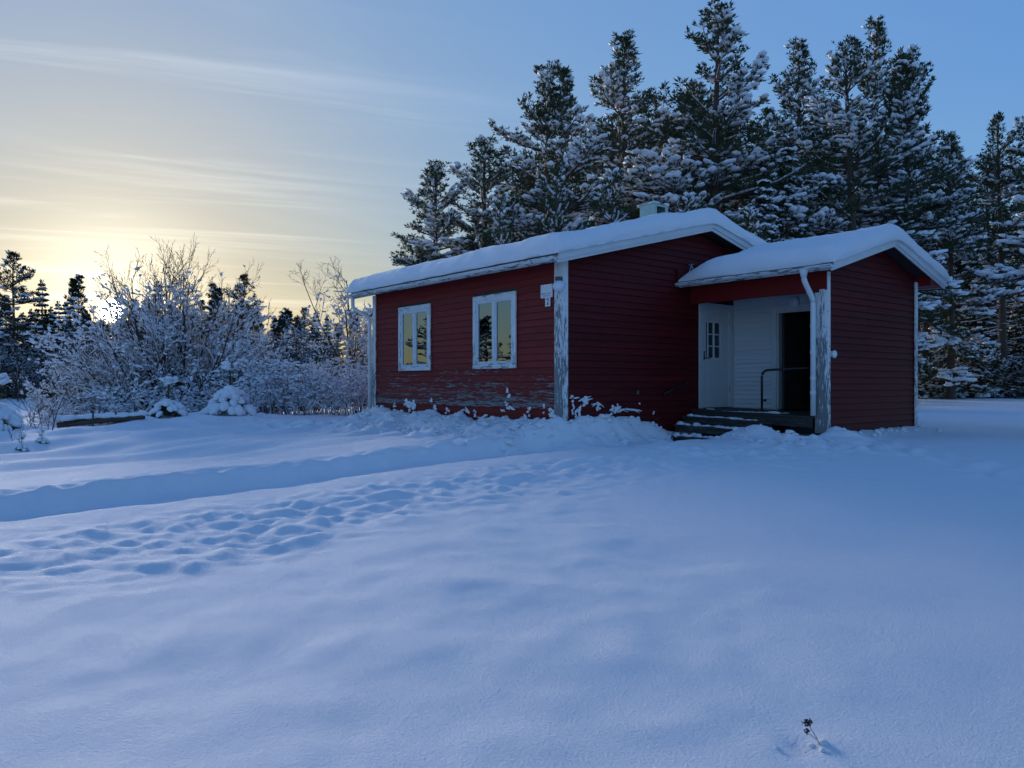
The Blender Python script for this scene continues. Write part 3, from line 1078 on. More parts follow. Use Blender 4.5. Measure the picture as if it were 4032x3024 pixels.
# red upstand board and steel bracket where the wing meets the gable
MB().box(.031, .06, 3.02, 3.62, 3.30, 3.60).build('upstand_board', M['red_gable'], house)
br = MB()
br.tube([(.14, 3.22, 3.44), (.10, 3.40, 3.71)], .012, 6)
br.tube([(.16, 3.46, 3.48), (.10, 3.40, 3.71)], .012, 6)
br.tube([(.06, 3.36, 3.71), (.13, 3.43, 3.73)], .014, 6)
br.build('roof_bracket', M['steel'], house)

# porch deck and steps (a little out of level, lower to the right)
def dz_(x):
    return -0.026 * x


porch = empty('porch', (0, 3.45, .5), parent=house)
L = porch.location


def plank(name, x0, x1, y0, y1, z0, z1, mat, par, tilt=True):
    m_ = MB()
    t0 = dz_(x0) if tilt else 0
    t1 = dz_(x1) if tilt else 0
    A = [(x0 - L.x, y0 - L.y, z0 + t0 - L.z), (x0 - L.x, y1 - L.y, z0 + t0 - L.z), (x0 - L.x, y1 - L.y, z1 + t0 - L.z), (x0 - L.x, y0 - L.y, z1 + t0 - L.z)]
    B = [(x1 - L.x, y0 - L.y, z0 + t1 - L.z), (x1 - L.x, y1 - L.y, z0 + t1 - L.z), (x1 - L.x, y1 - L.y, z1 + t1 - L.z), (x1 - L.x, y0 - L.y, z1 + t1 - L.z)]
    m_.hexa(A, B)
    return m_.build(name, mat, par)


yy = 3.41
while yy < 4.86:
    plank('deck_plank', .06, 2.70 if yy < 3.6 else 2.775, yy, min(yy + .117, 4.868), .822, .852, M['deck_wood'], porch)
    yy += .122
plank('deck_fascia', .08, 2.67, 3.435, 3.46, .655, .8215, M['deck_wood'], porch)
plank('deck_joist', .10, 2.66, 3.62, 3.66, .30, .65, M['black_metal'], porch)
plank('skirt_plank', 1.60, 2.86, 3.33, 3.37, .42, .545, M['deck_wood'], porch)
plank('skirt_plank', 1.60, 2.83, 3.335, 3.365, .24, .415, M['deck_wood'], porch)
STEPS = [(3.12, .722, .08, 1.95), (2.84, .567, .10, 1.80), (2.56, .375, .28, 1.62)]
for i, (yn, zt, xa, xb) in enumerate(STEPS):
    for q in range(2):
        plank('step_tread', xa, xb + (.12 if i == 0 and q == 0 else 0), yn + q * .150, yn + q * .150 + .146, zt - .034, zt, M['deck_wood'], porch)
    plank('step_riser', xa + .02, xb - .06, yn + .035, yn + .062, zt - (.125 if i < 2 else .21), zt - .0345, M['deck_wood'], porch)
    plank('step_side', xb - .10, xb - .062, yn + .063, 3.43, zt - .30, zt - .036, M['deck_wood'], porch)

# ------------------------------------------------------------------ things fixed to or standing on the house
t_ = empty('handrail', (1.63, 3.50, .80))
tag(t_, 'black bent steel handrail standing on the porch deck', 'handrail')
MB().tube(elbow([(0, 0, 0.005), (0, 0, .80), (.95, .03, .83)], 8, .14), .021, 12).build('rail_tube', M['black_metal'], t_, smooth=True)
MB().box(-.045, .045, -.045, .045, .0, .012).build('foot_plate', M['black_metal'], t_)

t_ = empty('wall_handrail', (.03, 3.0, 1.35))
tag(t_, 'dark sloping wall handrail on the gable beside the white door', 'handrail')
MB().tube([(.06, -.42, -.20), (.06, .32, .05)], .02, 10).build('rail_tube', M['black_metal'], t_, smooth=True)
MB().tube([(.0, -.36, -.19), (.055, -.36, -.18)], .014, 8).tube([(.0, .25, .02), (.055, .25, .03)], .014, 8).build('rail_bracket', M['black_metal'], t_)

# globe lamp at the corner board
t_ = empty('globe_lamp', (.045, -.06, 3.02))
tag(t_, 'round white globe lamp with dark collar on the corner board', 'lamp')
MB().sphere((.03, -.075, 0), .105, 22, 14).build('globe', M['globe'], t_, smooth=True)
MB().tube([(.03, -.075, .085), (.03, -.075, .155)], .064, 18).build('collar', M['dark_metal'], t_)
MB().tube([(.03, -.075, .125), (.0, .008, .125)], .03, 10).build('arm', M['dark_metal'], t_)

# flat round ceiling-type lamp on the white wall
t_ = empty('round_lamp', (1.46, WY - .03, 2.965))
tag(t_, 'flat round white lamp above the dark doorway', 'lamp')
MB().prism([(math.cos(2 * math.pi * k / 28), math.sin(2 * math.pi * k / 28)) for k in range(28)], 0, .02, lambda p, d: (p[0] * .115, -d + .002, p[1] * .115)).build('base', M['white_clean'], t_)
MB().sphere((0, -.02, 0), .11, 26, 10, (1, .42, 1)).build('shade', M['globe'], t_, smooth=True)
MB().tube([(.0, -.067, 0), (.0, -.06, 0)], .009, 8).build('knob', M['dark_metal'], t_)

# small white box on the wing
t_ = empty('wall_sensor', (AX + .05, 3.60, 1.86))
tag(t_, 'small white rounded box on the porch gable beside the downpipe', 'sensor')
MB().sphere((.035, 0, 0), .07, 14, 10, (.6, .75, 1.0)).build('housing', M['white_clean'], t_, smooth=True)
MB().box(-.024, .012, -.04, .04, -.05, .05).build('bracket', M['white_clean'], t_)

t_ = empty('wall_vent', (1.02 - .22, WY - .028, 1.02))
tag(t_, 'small dark vent grille low on the pale porch wall', 'vent')
MB().box(-.035, .035, -.012, .004, -.02, .02).build('grille', M['dark_metal'], t_)
MB().box(-.045, .045, -.006, .003, -.03, -.0205).build('lip', M['steel'], t_)

t_ = empty('wall_socket', (.028, 1.90, 1.19))
tag(t_, 'small pale grey plate on the dark gable wall', 'plate')
MB().box(-.002, .016, -.022, .022, -.035, .035).build('plate', M['concrete'], t_)
MB().box(.0165, .022, -.016, .016, .005, .03).build('lid', M['concrete'], t_)


def text_mesh(body, size, mat, parent, loc, width=None, bold=False):
    cu = D.curves.new('letters', 'FONT')
    cu.body = body
    cu.size = size
    cu.extrude = 0.0008
    cu.align_x = 'CENTER'
    cu.align_y = 'CENTER'
    if bold:
        cu.offset = size * .018
    to = D.objects.new('letters', cu)
    col.objects.link(to)
    bpy.context.view_layer.update()
    dg = bpy.context.evaluated_depsgraph_get()
    m_ = D.meshes.new_from_object(to.evaluated_get(dg))
    D.objects.remove(to, do_unlink=True)
    m_.materials.clear()
    m_.materials.append(mat)
    o_ = D.objects.new('letters', m_)
    link(o_, parent)
    o_.rotation_euler = (math.pi / 2, 0, 0)
    o_.location = loc
    if width:
        xs_ = [v.co.x for v in m_.vertices]
        k = width / (max(xs_) - min(xs_))
        o_.scale = (k, 1, 1)
    return o_


def plate(m_, w_, h_, d, r):
    prof = []
    for (cx, cz, a0) in ((w_ / 2 - r, h_ / 2 - r, 0), (-w_ / 2 + r, h_ / 2 - r, 90), (-w_ / 2 + r, -h_ / 2 + r, 180), (w_ / 2 - r, -h_ / 2 + r, 270)):
        for k in range(5):
            an = rad(a0 + 90 * k / 4)
            prof.append((cx + r * math.cos(an), cz + r * math.sin(an)))
    m_.prism(prof, 0, d, lambda p, q: (p[0], -q, p[1]))
    return m_


sg = empty('wall_sign', (-.355, -.029, 2.98))
tag(sg, 'white square sign with two lines of lettering on the red front wall', 'sign')
plate(MB(), .31, .235, .010, .014).build('sign_plate', M['sign_white'], sg)
a = text_mesh('N', .050, M['ink_blue'], sg, (-.122, -.0105, -.045), .022, True)
text_mesh('ORDAN', .034, M['ink_grey'], sg, (-.055, -.0105, -.046), .10, True)
text_mesh('STIGS', .034, M['ink_olive'], sg, (.060, -.0105, -.044), .10, True)
text_mesh('BOST', .034, M['ink_grey'], sg, (-.050, -.0105, -.085), .075, True)
text_mesh('ÄDER', .034, M['ink_olive'], sg, (.040, -.0105, -.083), .085, True)
for (x, z) in ((-.135, .095), (.135, .095), (-.135, -.095), (.135, -.095)):
    MB().prism([(math.cos(k * math.pi / 4) * .006, math.sin(k * math.pi / 4) * .006) for k in range(8)], .0102, .0125, lambda p, q: (x + p[0], -q, z + p[1])).build('screw', M['steel'], sg)
nm = empty('number_plate', (-.325, -.029, 2.785))
tag(nm, 'small pale house number plate with a dark blue 2', 'number plate')
plate(MB(), .135, .150, .008, .004).build('plate', M['sign_white'], nm)
text_mesh('2', .155, M['ink_blue'], nm, (0, -.0086, .004), .062, True)


# ------------------------------------------------------------------ snow on the roofs
def roof_snow(name, x0, x1, ya, yr, yb, f, T, label, seed, over=0.05, left_taper=0.0):
    nx, ny = 110, 130
    u = np.linspace(0, 1, nx)
    u = 0.5 - 0.5 * np.cos(np.pi * u) * (0.55 + 0.45 * np.abs(np.cos(np.pi * u)) ** 0.3) / 1.0
    u = (u - u[0]) / (u[-1] - u[0])
    v = np.linspace(0, 1, ny)
    v = 0.5 - 0.5 * np.cos(np.pi * v)
    X, Y = np.meshgrid(x0 - over + u * (x1 - x0 + 2 * over), ya - over + v * (yb - ya + 2 * over))
    # soft ridge
    d = np.abs(Y - yr)
    soft = np.sqrt(d ** 2 + 0.16 ** 2) - 0.02
    slope = f(yr) - f(yr + 1)
    base = f(yr) - slope * d
    basen = f(yr) - slope * soft
    ex = np.minimum(X - (x0 - over), (x1 + over) - X)
    ey = np.minimum(Y - (ya - over), (yb + over) - Y)

    def edge(e, r):
        q = np.clip(1 - e / r, 0, 1)
        return (1 - q ** 2.3) ** 0.5
    r = 0.19
    if left_taper > 0:
        exl = X - (x0 - over)
        tl = np.clip(exl / left_taper, 0, 1)
        ex = np.minimum((x1 + over) - X, 9)
        prof = edge(ex, r) * edge(ey, r) * np.where(Y < yr, (0.04 + 0.96 * tl ** .7), 1)
    else:
        prof = edge(ex, r) * edge(ey, r)
    n = 1 + 0.17 * gnoise(X * .8, Y * 1.1, seed) + 0.07 * gnoise(X * 3.5, Y * 3.5, seed + 1)
    top = basen + T * prof * n + 0.010 * gnoise(X * 7, Y * 7, seed + 3) * prof + 0.006 * gnoise(X * 15, Y * 15, seed + 4) * prof
    # bulge of the rim in plan
    wob = 0.025 * gnoise(X * 2.2 + 5, Y * 2.2, seed + 7)
    sx = np.where(X > (x0 + x1) / 2, 1, -1)
    mid = np.sin(np.clip(prof, 0, 1) * np.pi) * 0.035
    Xb = X + sx * (mid + wob * (prof < .98)) * np.exp(-np.clip(ex if left_taper == 0 else (x1 + over) - X, 0, 9) / .06)
    sy = np.where(Y > yr, 1, -1)
    Yb = Y + sy * (mid + wob) * np.exp(-np.clip(ey, 0, 9) / .06)
    bot = np.minimum(base + 0.006, top - .001)
    V = np.concatenate([np.stack([Xb.ravel(), Yb.ravel(), top.ravel()], 1), np.stack([X.ravel(), Y.ravel(), bot.ravel()], 1)])
    idx = np.arange(nx * ny).reshape(ny, nx)
    F1 = np.stack([idx[:-1, :-1].ravel(), idx[:-1, 1:].ravel(), idx[1:, 1:].ravel(), idx[1:, :-1].ravel()], 1)
    N = nx * ny
    F2 = F1[:, ::-1] + N
    ring = np.concatenate([idx[0, :-1], idx[:-1, -1], idx[-1, :0:-1], idx[:0:-1, 0]])
    rn = np.roll(ring, -1)
    F3 = np.stack([rn, ring, ring + N, rn + N], 1)
    me_ = mesh_np(name, V, np.concatenate([F1, F2, F3]), M['snow'], True)
    o_ = link(D.objects.new(name, me_))
    tag(o_, label, 'snow', kind='stuff')
    return o_


roof_snow('roof_snow', X0R, X1R, YE0 - .06, RY, YE1, main_roof, 0.33, 'thick rounded snow blanket on the main house roof', 101)
roof_snow('roof_snow', 0.06, AXR, AE0 - .04, AY, AE1, annex_roof, 0.32, 'thick rounded snow blanket on the porch wing roof', 131, left_taper=.75)
#VEGETATION
# ------------------------------------------------------------------ vegetation helpers
def leaf_mat(name, c0, c1, rough=0.7):
    m, t, p = new_mat(name)
    pos = t.node('ShaderNodeNewGeometry').outputs['Position']
    n = t.noise(pos, 1.7, 3, 0.6)
    n2 = t.noise(pos, 23.0, 2, 0.6)
    f = t.math('MULTIPLY', t.math('ADD', n, n2), 0.5)
    c = t.ramp(f, [(0.32, c0), (0.68, c1)])
    setp(t, p, Base_Color=c, Roughness=rough)
    p.inputs['Specular IOR Level'].default_value = 0.2
    return m


M['needles'] = leaf_mat('needles', (0.022, 0.040, 0.020), (0.075, 0.095, 0.040))
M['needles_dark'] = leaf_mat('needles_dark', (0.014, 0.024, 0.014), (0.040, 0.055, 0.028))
M['bark'] = plain('bark', (0.085, 0.058, 0.042), 0.9, 0, 0.45, 14.0)
M['twig'] = plain('twig', (0.060, 0.042, 0.032), 0.85, 0, 0.35, 6.0)
M['dry_stalk'] = plain('dry_stalk', (0.05, 0.042, 0.034), 0.9, 0, 0.3, 60.0)

ICO_V = None


def ico(sub=0):
    ph = (1 + 5 ** .5) / 2
    v = np.array([(-1, ph, 0), (1, ph, 0), (-1, -ph, 0), (1, -ph, 0), (0, -1, ph), (0, 1, ph), (0, -1, -ph), (0, 1, -ph), (ph, 0, -1), (ph, 0, 1), (-ph, 0, -1), (-ph, 0, 1)], float)
    v /= np.linalg.norm(v[0])
    f = [(0, 11, 5), (0, 5, 1), (0, 1, 7), (0, 7, 10), (0, 10, 11), (1, 5, 9), (5, 11, 4), (11, 10, 2), (10, 7, 6), (7, 1, 8), (3, 9, 4), (3, 4, 2), (3, 2, 6), (3, 6, 8), (3, 8, 9), (4, 9, 5), (2, 4, 11), (6, 2, 10), (8, 6, 7), (9, 8, 1)]
    vl = [tuple(p) for p in v]
    for _ in range(sub):
        mid = {}
        nf = []

        def m(a, b):
            k = (min(a, b), max(a, b))
            if k not in mid:
                q = np.array(vl[a]) + np.array(vl[b])
                q /= np.linalg.norm(q)
                vl.append(tuple(q))
                mid[k] = len(vl) - 1
            return mid[k]
        for a, b, c in f:
            x, y, z = m(a, b), m(b, c), m(c, a)
            nf += [(a, x, z), (b, y, x), (c, z, y), (x, y, z)]
        f = nf
    return np.array(vl), np.array(f)


def norm_(a):
    return a / np.maximum(np.linalg.norm(a, axis=-1, keepdims=True), 1e-9)


def basis(d):
    up = np.where(np.abs(d[:, 2:3]) > .92, np.array([[1., 0, 0]]), np.array([[0, 0, 1.]]))
    s_ = norm_(np.cross(d, up))
    t_ = np.cross(s_, d)
    return s_, t_


def tube_segs(P0, P1, R0, R1, n=3):
    d = norm_(P1 - P0)
    s_, t_ = basis(d)
    N = len(P0)
    V = np.zeros((N, 2 * n, 3))
    for k in range(n):
        a = 2 * math.pi * k / n
        o_ = s_ * math.cos(a) + t_ * math.sin(a)
        V[:, k] = P0 + o_ * R0[:, None]
        V[:, n + k] = P1 + o_ * R1[:, None]
    f = np.array([(k, (k + 1) % n, n + (k + 1) % n, n + k) for k in range(n)])
    F = (f[None] + (np.arange(N) * 2 * n)[:, None, None]).reshape(-1, 4)
    return V.reshape(-1, 3), F


def tufts(C, Dv, S, r, blades=8, spread=0.9, width=0.13):
    """bunches of needle blades: one thin triangle each"""
    N = len(C)
    rd = r.normal(size=(N, blades, 3))
    dj = norm_(norm_(Dv)[:, None, :] * 1.0 + norm_(rd) * spread)
    ln = S[:, None, None] * r.uniform(.65, 1.15, (N, blades, 1))
    b = C[:, None, :] - norm_(Dv)[:, None, :] * S[:, None, None] * .25 + rd * S[:, None, None] * .06
    tip = b + dj * ln
    sd_ = norm_(np.cross(dj, norm_(r.normal(size=(N, blades, 3)))))
    wd = ln * width
    mid = b + dj * ln * .45
    V = np.stack([mid - sd_ * wd, tip, mid + sd_ * wd, b], 2).reshape(-1, 3)
    F = np.arange(N * blades * 4).reshape(-1, 4)
    return V, F


def blobs(C, A, S, r, sub=0, jit=.16):
    """snow lumps: jittered ico balls; A horizontal-ish long axis, S (n,3) half sizes long, wide, high"""
    iv, if_ = ico(sub)
    N = len(C)
    A = norm_(A)
    s_ = norm_(np.cross(A, np.array([[0, 0, 1.]]) + 0 * A))
    u_ = np.cross(s_, A)
    j = 1 + r.uniform(-jit, jit, (N, len(iv), 1))
    L_ = iv[None] * j
    lo = np.where(L_[..., 2:3] < 0, .55, 1.0)
    V = C[:, None, :] + A[:, None] * L_[..., 0:1] * S[:, None, 0:1] + s_[:, None] * L_[..., 1:2] * S[:, None, 1:2] + u_[:, None] * L_[..., 2:3] * S[:, None, 2:3] * lo
    F = (if_[None] + (np.arange(N) * len(iv))[:, None, None]).reshape(-1, 3)
    return V.reshape(-1, 3), F


def merge(parts):
    """join several (V, F) with the same face size"""
    Vs, Fs, b = [], [], 0
    for V, F in parts:
        Vs.append(V)
        Fs.append(F + b)
        b += len(V)
    return np.concatenate(Vs), np.concatenate(Fs)


def quadify(F):
    return np.concatenate([F, F[:, 2:3]], 1) if F.shape[1] == 3 else F


def instance(proto, name, label, cat, loc, rz=0.0, sc=(1, 1, 1), group=None, tilt=(0, 0)):
    root = empty(name, loc, rz)
    root.rotation_euler = (tilt[0], tilt[1], rz)
    root.scale = sc if isinstance(sc, (tuple, list)) else (sc, sc, sc)
    tag(root, label, cat, group)
    for pn, me_ in proto:
        po = link(D.objects.new(pn, me_), root)
        if pn != 'trunk':
            po['kind'] = 'stuff'
    return root


def trunk_mesh(name, H, r0, r, lean=0.02, sides=9, top=0.012):
    n = 26
    t = np.linspace(0, 1, n)
    ph = r.uniform(0, 6, 4)
    px = lean * H * (np.sin(t * 3 + ph[0]) - np.sin(ph[0])) * .4 + .03 * np.sin(t * 11 + ph[1]) * t
    py = lean * H * (np.sin(t * 2.6 + ph[2]) - np.sin(ph[2])) * .4 + .03 * np.sin(t * 9 + ph[3]) * t
    P = np.stack([px, py, t * H - .25 * (t == 0)], 1)
    R = r0 * (1 - t) ** .8 * (1 + .25 * np.exp(-t * 30)) + top
    V, F = [], []
    for i in range(n):
        for k in range(sides):
            a = 2 * math.pi * k / sides
            V.append((P[i, 0] + R[i] * math.cos(a), P[i, 1] + R[i] * math.sin(a), P[i, 2]))
    for i in range(n - 1):
        for k in range(sides):
            F.append((i * sides + k, i * sides + (k + 1) % sides, (i + 1) * sides + (k + 1) % sides, (i + 1) * sides + k))
    return P, mesh_np(name, np.array(V), np.array(F), M['bark'], True)


def pine(seed, H, R, z0f=.15, snow=.75, leaders=1, blades=8, whorl=.42, twig_gap=.24, tuft=.17, droop=1.0, needles='needles', dead=0, prof_p=.66, top_snow=.25, low=.55, sub=0):
    """Scots pine: trunk, limbs in whorls, needle bunches on the twigs, snow on top of them"""
    r = np.random.default_rng(seed)
    TP, trunk = trunk_mesh('trunk', H, H * .0125 + .03, r)

    def axis(z):
        t = np.clip(z / H, 0, 1) * (len(TP) - 1)
        i = int(min(t, len(TP) - 2))
        return TP[i] * (1 - (t - i)) + TP[i + 1] * (t - i)
    segs, tc, td, ts, sb, sa, ss = [], [], [], [], [], [], []
    strips = []
    z0 = H * z0f
    z = z0
    heads = [(0.0, 0.0, 1.0)]

    def add_branch(base, az, e0, L, u, rad0):
        n = 7
        hv = 1.25 if r.random() < (.52 if u < .6 else .30) else .10
        p = np.array(base, float)
        pts = [p.copy()]
        el = e0
        a = az
        sag = (1 - u) * droop
        for i in range(n):
            q = (i + 1) / n
            el_i = el - sag * rad(42) * math.sin(min(q * 1.25, 1) * math.pi * .75) + rad(26) * q * q * (.4 + u)
            a += r.normal() * .07
            d = np.array([math.cos(a) * math.cos(el_i), math.sin(a) * math.cos(el_i), math.sin(el_i)])
            p = p + d * L / n
            pts.append(p.copy())
        pts = np.array(pts)
        rr = rad0 * (1 - np.linspace(0, 1, n + 1)) ** .8 + .006
        for i in range(n):
            segs.append((pts[i], pts[i + 1], rr[i], rr[i + 1]))
            if r.random() < snow * .8 and i > 0:
                strips.append((pts[i] + (0, 0, rr[i] + .012), pts[i + 1] + (0, 0, rr[i + 1] + .012), .03 + rr[i] * .5, .03 + rr[i + 1] * .5))
        m = max(3, int(L / (twig_gap * .78)))
        for k in range(m):
            q = .22 + .78 * (k + r.uniform(0, 1)) / m
            if q > 1:
                continue
            f = q * n
            i = min(int(f), n - 1)
            b = pts[i] * (1 - (f - i)) + pts[i + 1] * (f - i)
            for sgn in (-1, 1):
                tl = (.20 + .36 * L * (1 - q) ** .8) * r.uniform(.6, 1.25)
                ta = a + sgn * rad(r.uniform(32, 68))
                te = (el * .35 + rad(r.uniform(-8, 20)) + rad(26) * u * u)
                d = np.array([math.cos(ta) * math.cos(te), math.sin(ta) * math.cos(te), math.sin(te)])
                e = b + d * tl
                segs.append((b, e, .010, .005))
                nt = max(1, int(tl / (tuft * .95)))
                for j in range(nt):
                    g = (j + 1.0) / nt
                    c = b + d * tl * g + r.normal(size=3) * tuft * .12
                    c[2] += (.02 - .10 * sag * g) * tl
                    tc.append(c)
                    td.append(d * .8 + np.array([0, 0, .35 + .65 * u]))
                    ts.append(tuft * r.uniform(.75, 1.2))
                    hs = snow if u < .62 else snow * (1 - (u - .62) / .38) + top_snow * ((u - .62) / .38)
                    if r.random() < hs * hv * (.55 + .45 * q):
                        sb.append(c + np.array([0, 0, tuft * .38]))
                        sa.append(d * (1, 1, .7))
                        k_ = r.uniform(.55, 1.3) * (1.25 - .5 * u) * (1.15 if hv > 1 else .8)
                        ss.append((tuft * 1.0 * k_, tuft * .60 * k_, tuft * .36 * k_))
        tc.append(pts[-1])
        td.append(pts[-1] - pts[-2] + np.array([0, 0, .3 + u]) * .3)
        ts.append(tuft * 1.1)
    while z < H * .985:
        u = (z - z0) / (H - z0)
        pr = (low + (1 - low) * sstep(0, .3, u)) * (1 - max(u - .2, 0) / .8) ** prof_p
        nb = int(r.integers(5, 8)) if u < .8 else int(r.integers(4, 6))
        a0 = r.uniform(0, 6.28)
        side = r.uniform(.72, 1.25)
        for k in range(nb):
            if r.random() < .12:
                continue
            az = a0 + 6.283 * k / nb + r.normal() * .3
            L = R * pr * r.uniform(.50, 1.30) * side + .22
            e0 = rad(0 + 62 * u ** 1.5) + r.normal() * .10
            add_branch(axis(z + r.normal() * .08), az, e0, L, u, .012 + .018 * L)
        z += whorl * 1.32 * r.uniform(.65, 1.4) * (1.15 - .5 * u)
    # candle shoots at the top and side leaders
    for k in range(10):
        zt = H * (1 - .012 * k)
        c = axis(zt) + r.normal(size=3) * .06 * (1 + k * .35)
        c[2] = zt
        tc.append(c)
        td.append(np.array([0, 0, 1.]) + r.normal(size=3) * .15)
        ts.append(tuft * 1.2)
    for lk in range(leaders - 1):
        az = r.uniform(0, 6.28)
        zb = H * r.uniform(.74, .84)
        b = axis(zb)
        for k in range(9):
            h = k / 8
            p = b + np.array([math.cos(az), math.sin(az), 0]) * (R * .20 * min(1, h * 2.2)) + np.array([0, 0, (H * .965 - zb) * h])
            if k:
                segs.append((pp, p, .03 * (1 - h) + .01, .03 * (1 - h) + .008))
                for q in range(5):
                    add_branch(p, r.uniform(0, 6.28), rad(35 + 20 * h), R * .26 * (1.1 - h) + .12, .75 + .2 * h, .01)
            pp = p
    # dead snowy snags on the bare stem
    for k in range(dead):
        zz = r.uniform(.6, z0 if z0 > 1 else 1.0)
        az = r.uniform(0, 6.28)
        L = r.uniform(.4, 1.8)
        b = axis(zz)
        e = b + np.array([math.cos(az), math.sin(az), r.uniform(-.35, .1)]) * L
        segs.append((b, e, .014, .005))
        strips.append((b + (0, 0, .02), e + (0, 0, .02), .022, .012))
        for q in range(3):
            m_ = b + (e - b) * r.uniform(.3, 1)
            e2 = m_ + np.array([math.cos(az + r.normal()), math.sin(az + r.normal()), r.uniform(-.3, .1)]) * L * .4
            segs.append((m_, e2, .007, .003))
            strips.append((m_ + (0, 0, .012), e2 + (0, 0, .012), .014, .010))
    sg_ = [np.array([q[i] for q in segs]) for i in range(4)]
    V, F = tube_segs(*sg_, 3)
    branch = mesh_np('branches', V, F, M['bark'], True)
    tcA, tdA, tsA = np.array(tc), np.array(td), np.array(ts)
    V, F = tufts(tcA, tdA, tsA, r, blades)
    crown = mesh_np('crown', V, F, M[needles], False)
    out = [('trunk', trunk), ('branches', branch), ('crown', crown)]
    if sb:
        V1, F1 = blobs(np.array(sb), np.array(sa), np.array(ss), r, sub)
        F1 = quadify(F1)
        parts = [(V1, F1)]
        sm = mesh_np('snow', V1, F1[:, :3], M['snow'], True)
        out.append(('snow', sm))
    if strips:
        st_ = [np.array([q[i] for q in strips]) for i in range(4)]
        V, F = tube_segs(*st_, 4)
        out.append(('branch_snow', mesh_np('branch_snow', V, F, M['snow'], True)))
    return out


def spruce(seed, H, R, snow=.5, blades=7, whorl=.34, gap=.30, tuft=.24, needles='needles_dark', z0f=.04):
    r = np.random.default_rng(seed)
    TP, trunk = trunk_mesh('trunk', H, H * .011 + .02, r, .006)
    segs, tc, td, ts, sb, sa, ss = [], [], [], [], [], [], []
    z = H * z0f
    while z < H * .985:
        u = z / H
        nb = int(r.integers(5, 8))
        a0 = r.uniform(0, 6.28)
        for k in range(nb):
            az = a0 + 6.283 * k / nb + r.normal() * .2
            L = (R * (1 - u) ** .85 + .10) * r.uniform(.7, 1.12)
            b = np.array([0, 0, z])
            m = max(2, int(L / gap))
            pp = b
            for i in range(m):
                q = (i + 1) / m
                p = b + np.array([math.cos(az), math.sin(az), 0]) * L * q + np.array([0, 0, L * (.30 * u * q - .38 * (1 - u) * q * (1.25 - .5 * q))])
                segs.append((pp, p, .012 * (1.2 - q), .010 * (1.1 - q)))
                for sgn in (-1, 0, 1):
                    w_ = sgn * (.12 + .28 * L * (1 - q) * .6)
                    c = p + np.array([-math.sin(az), math.cos(az), 0]) * w_ + np.array([0, 0, -.04 * abs(sgn)])
                    tc.append(c)
                    td.append(np.array([math.cos(az + sgn * .7), math.sin(az + sgn * .7), -.35 + .9 * u]))
                    ts.append(tuft * r.uniform(.75, 1.2) * (1.05 - .35 * u))
                    if r.random() < snow * (.4 + .6 * q):
                        sb.append(c + np.array([0, 0, tuft * .26]))
                        sa.append(np.array([math.cos(az + sgn * .5), math.sin(az + sgn * .5), -.25]))
                        kq = r.uniform(.6, 1.2)
                        ss.append((tuft * .75 * kq, tuft * .42 * kq, tuft * .26 * kq))
                pp = p
        z += whorl * r.uniform(.8, 1.2)
    for k in range(5):
        tc.append(np.array([0, 0, H * (1 - .01 * k)]))
        td.append(np.array([0, 0, 1.]))
        ts.append(tuft)
    sg_ = [np.array([q[i] for q in segs]) for i in range(4)]
    V, F = tube_segs(*sg_, 3)
    branch = mesh_np('branches', V, F, M['bark'], True)
    V, F = tufts(np.array(tc), np.array(td), np.array(ts), r, blades, .8, .16)
    out = [('trunk', trunk), ('branches', branch), ('crown', mesh_np('crown', V, F, M[needles], False))]
    if sb:
        V1, F1 = blobs(np.array(sb), np.array(sa), np.array(ss), r)
        out.append(('snow', mesh_np('snow', V1, F1, M['snow'], True)))
    return out


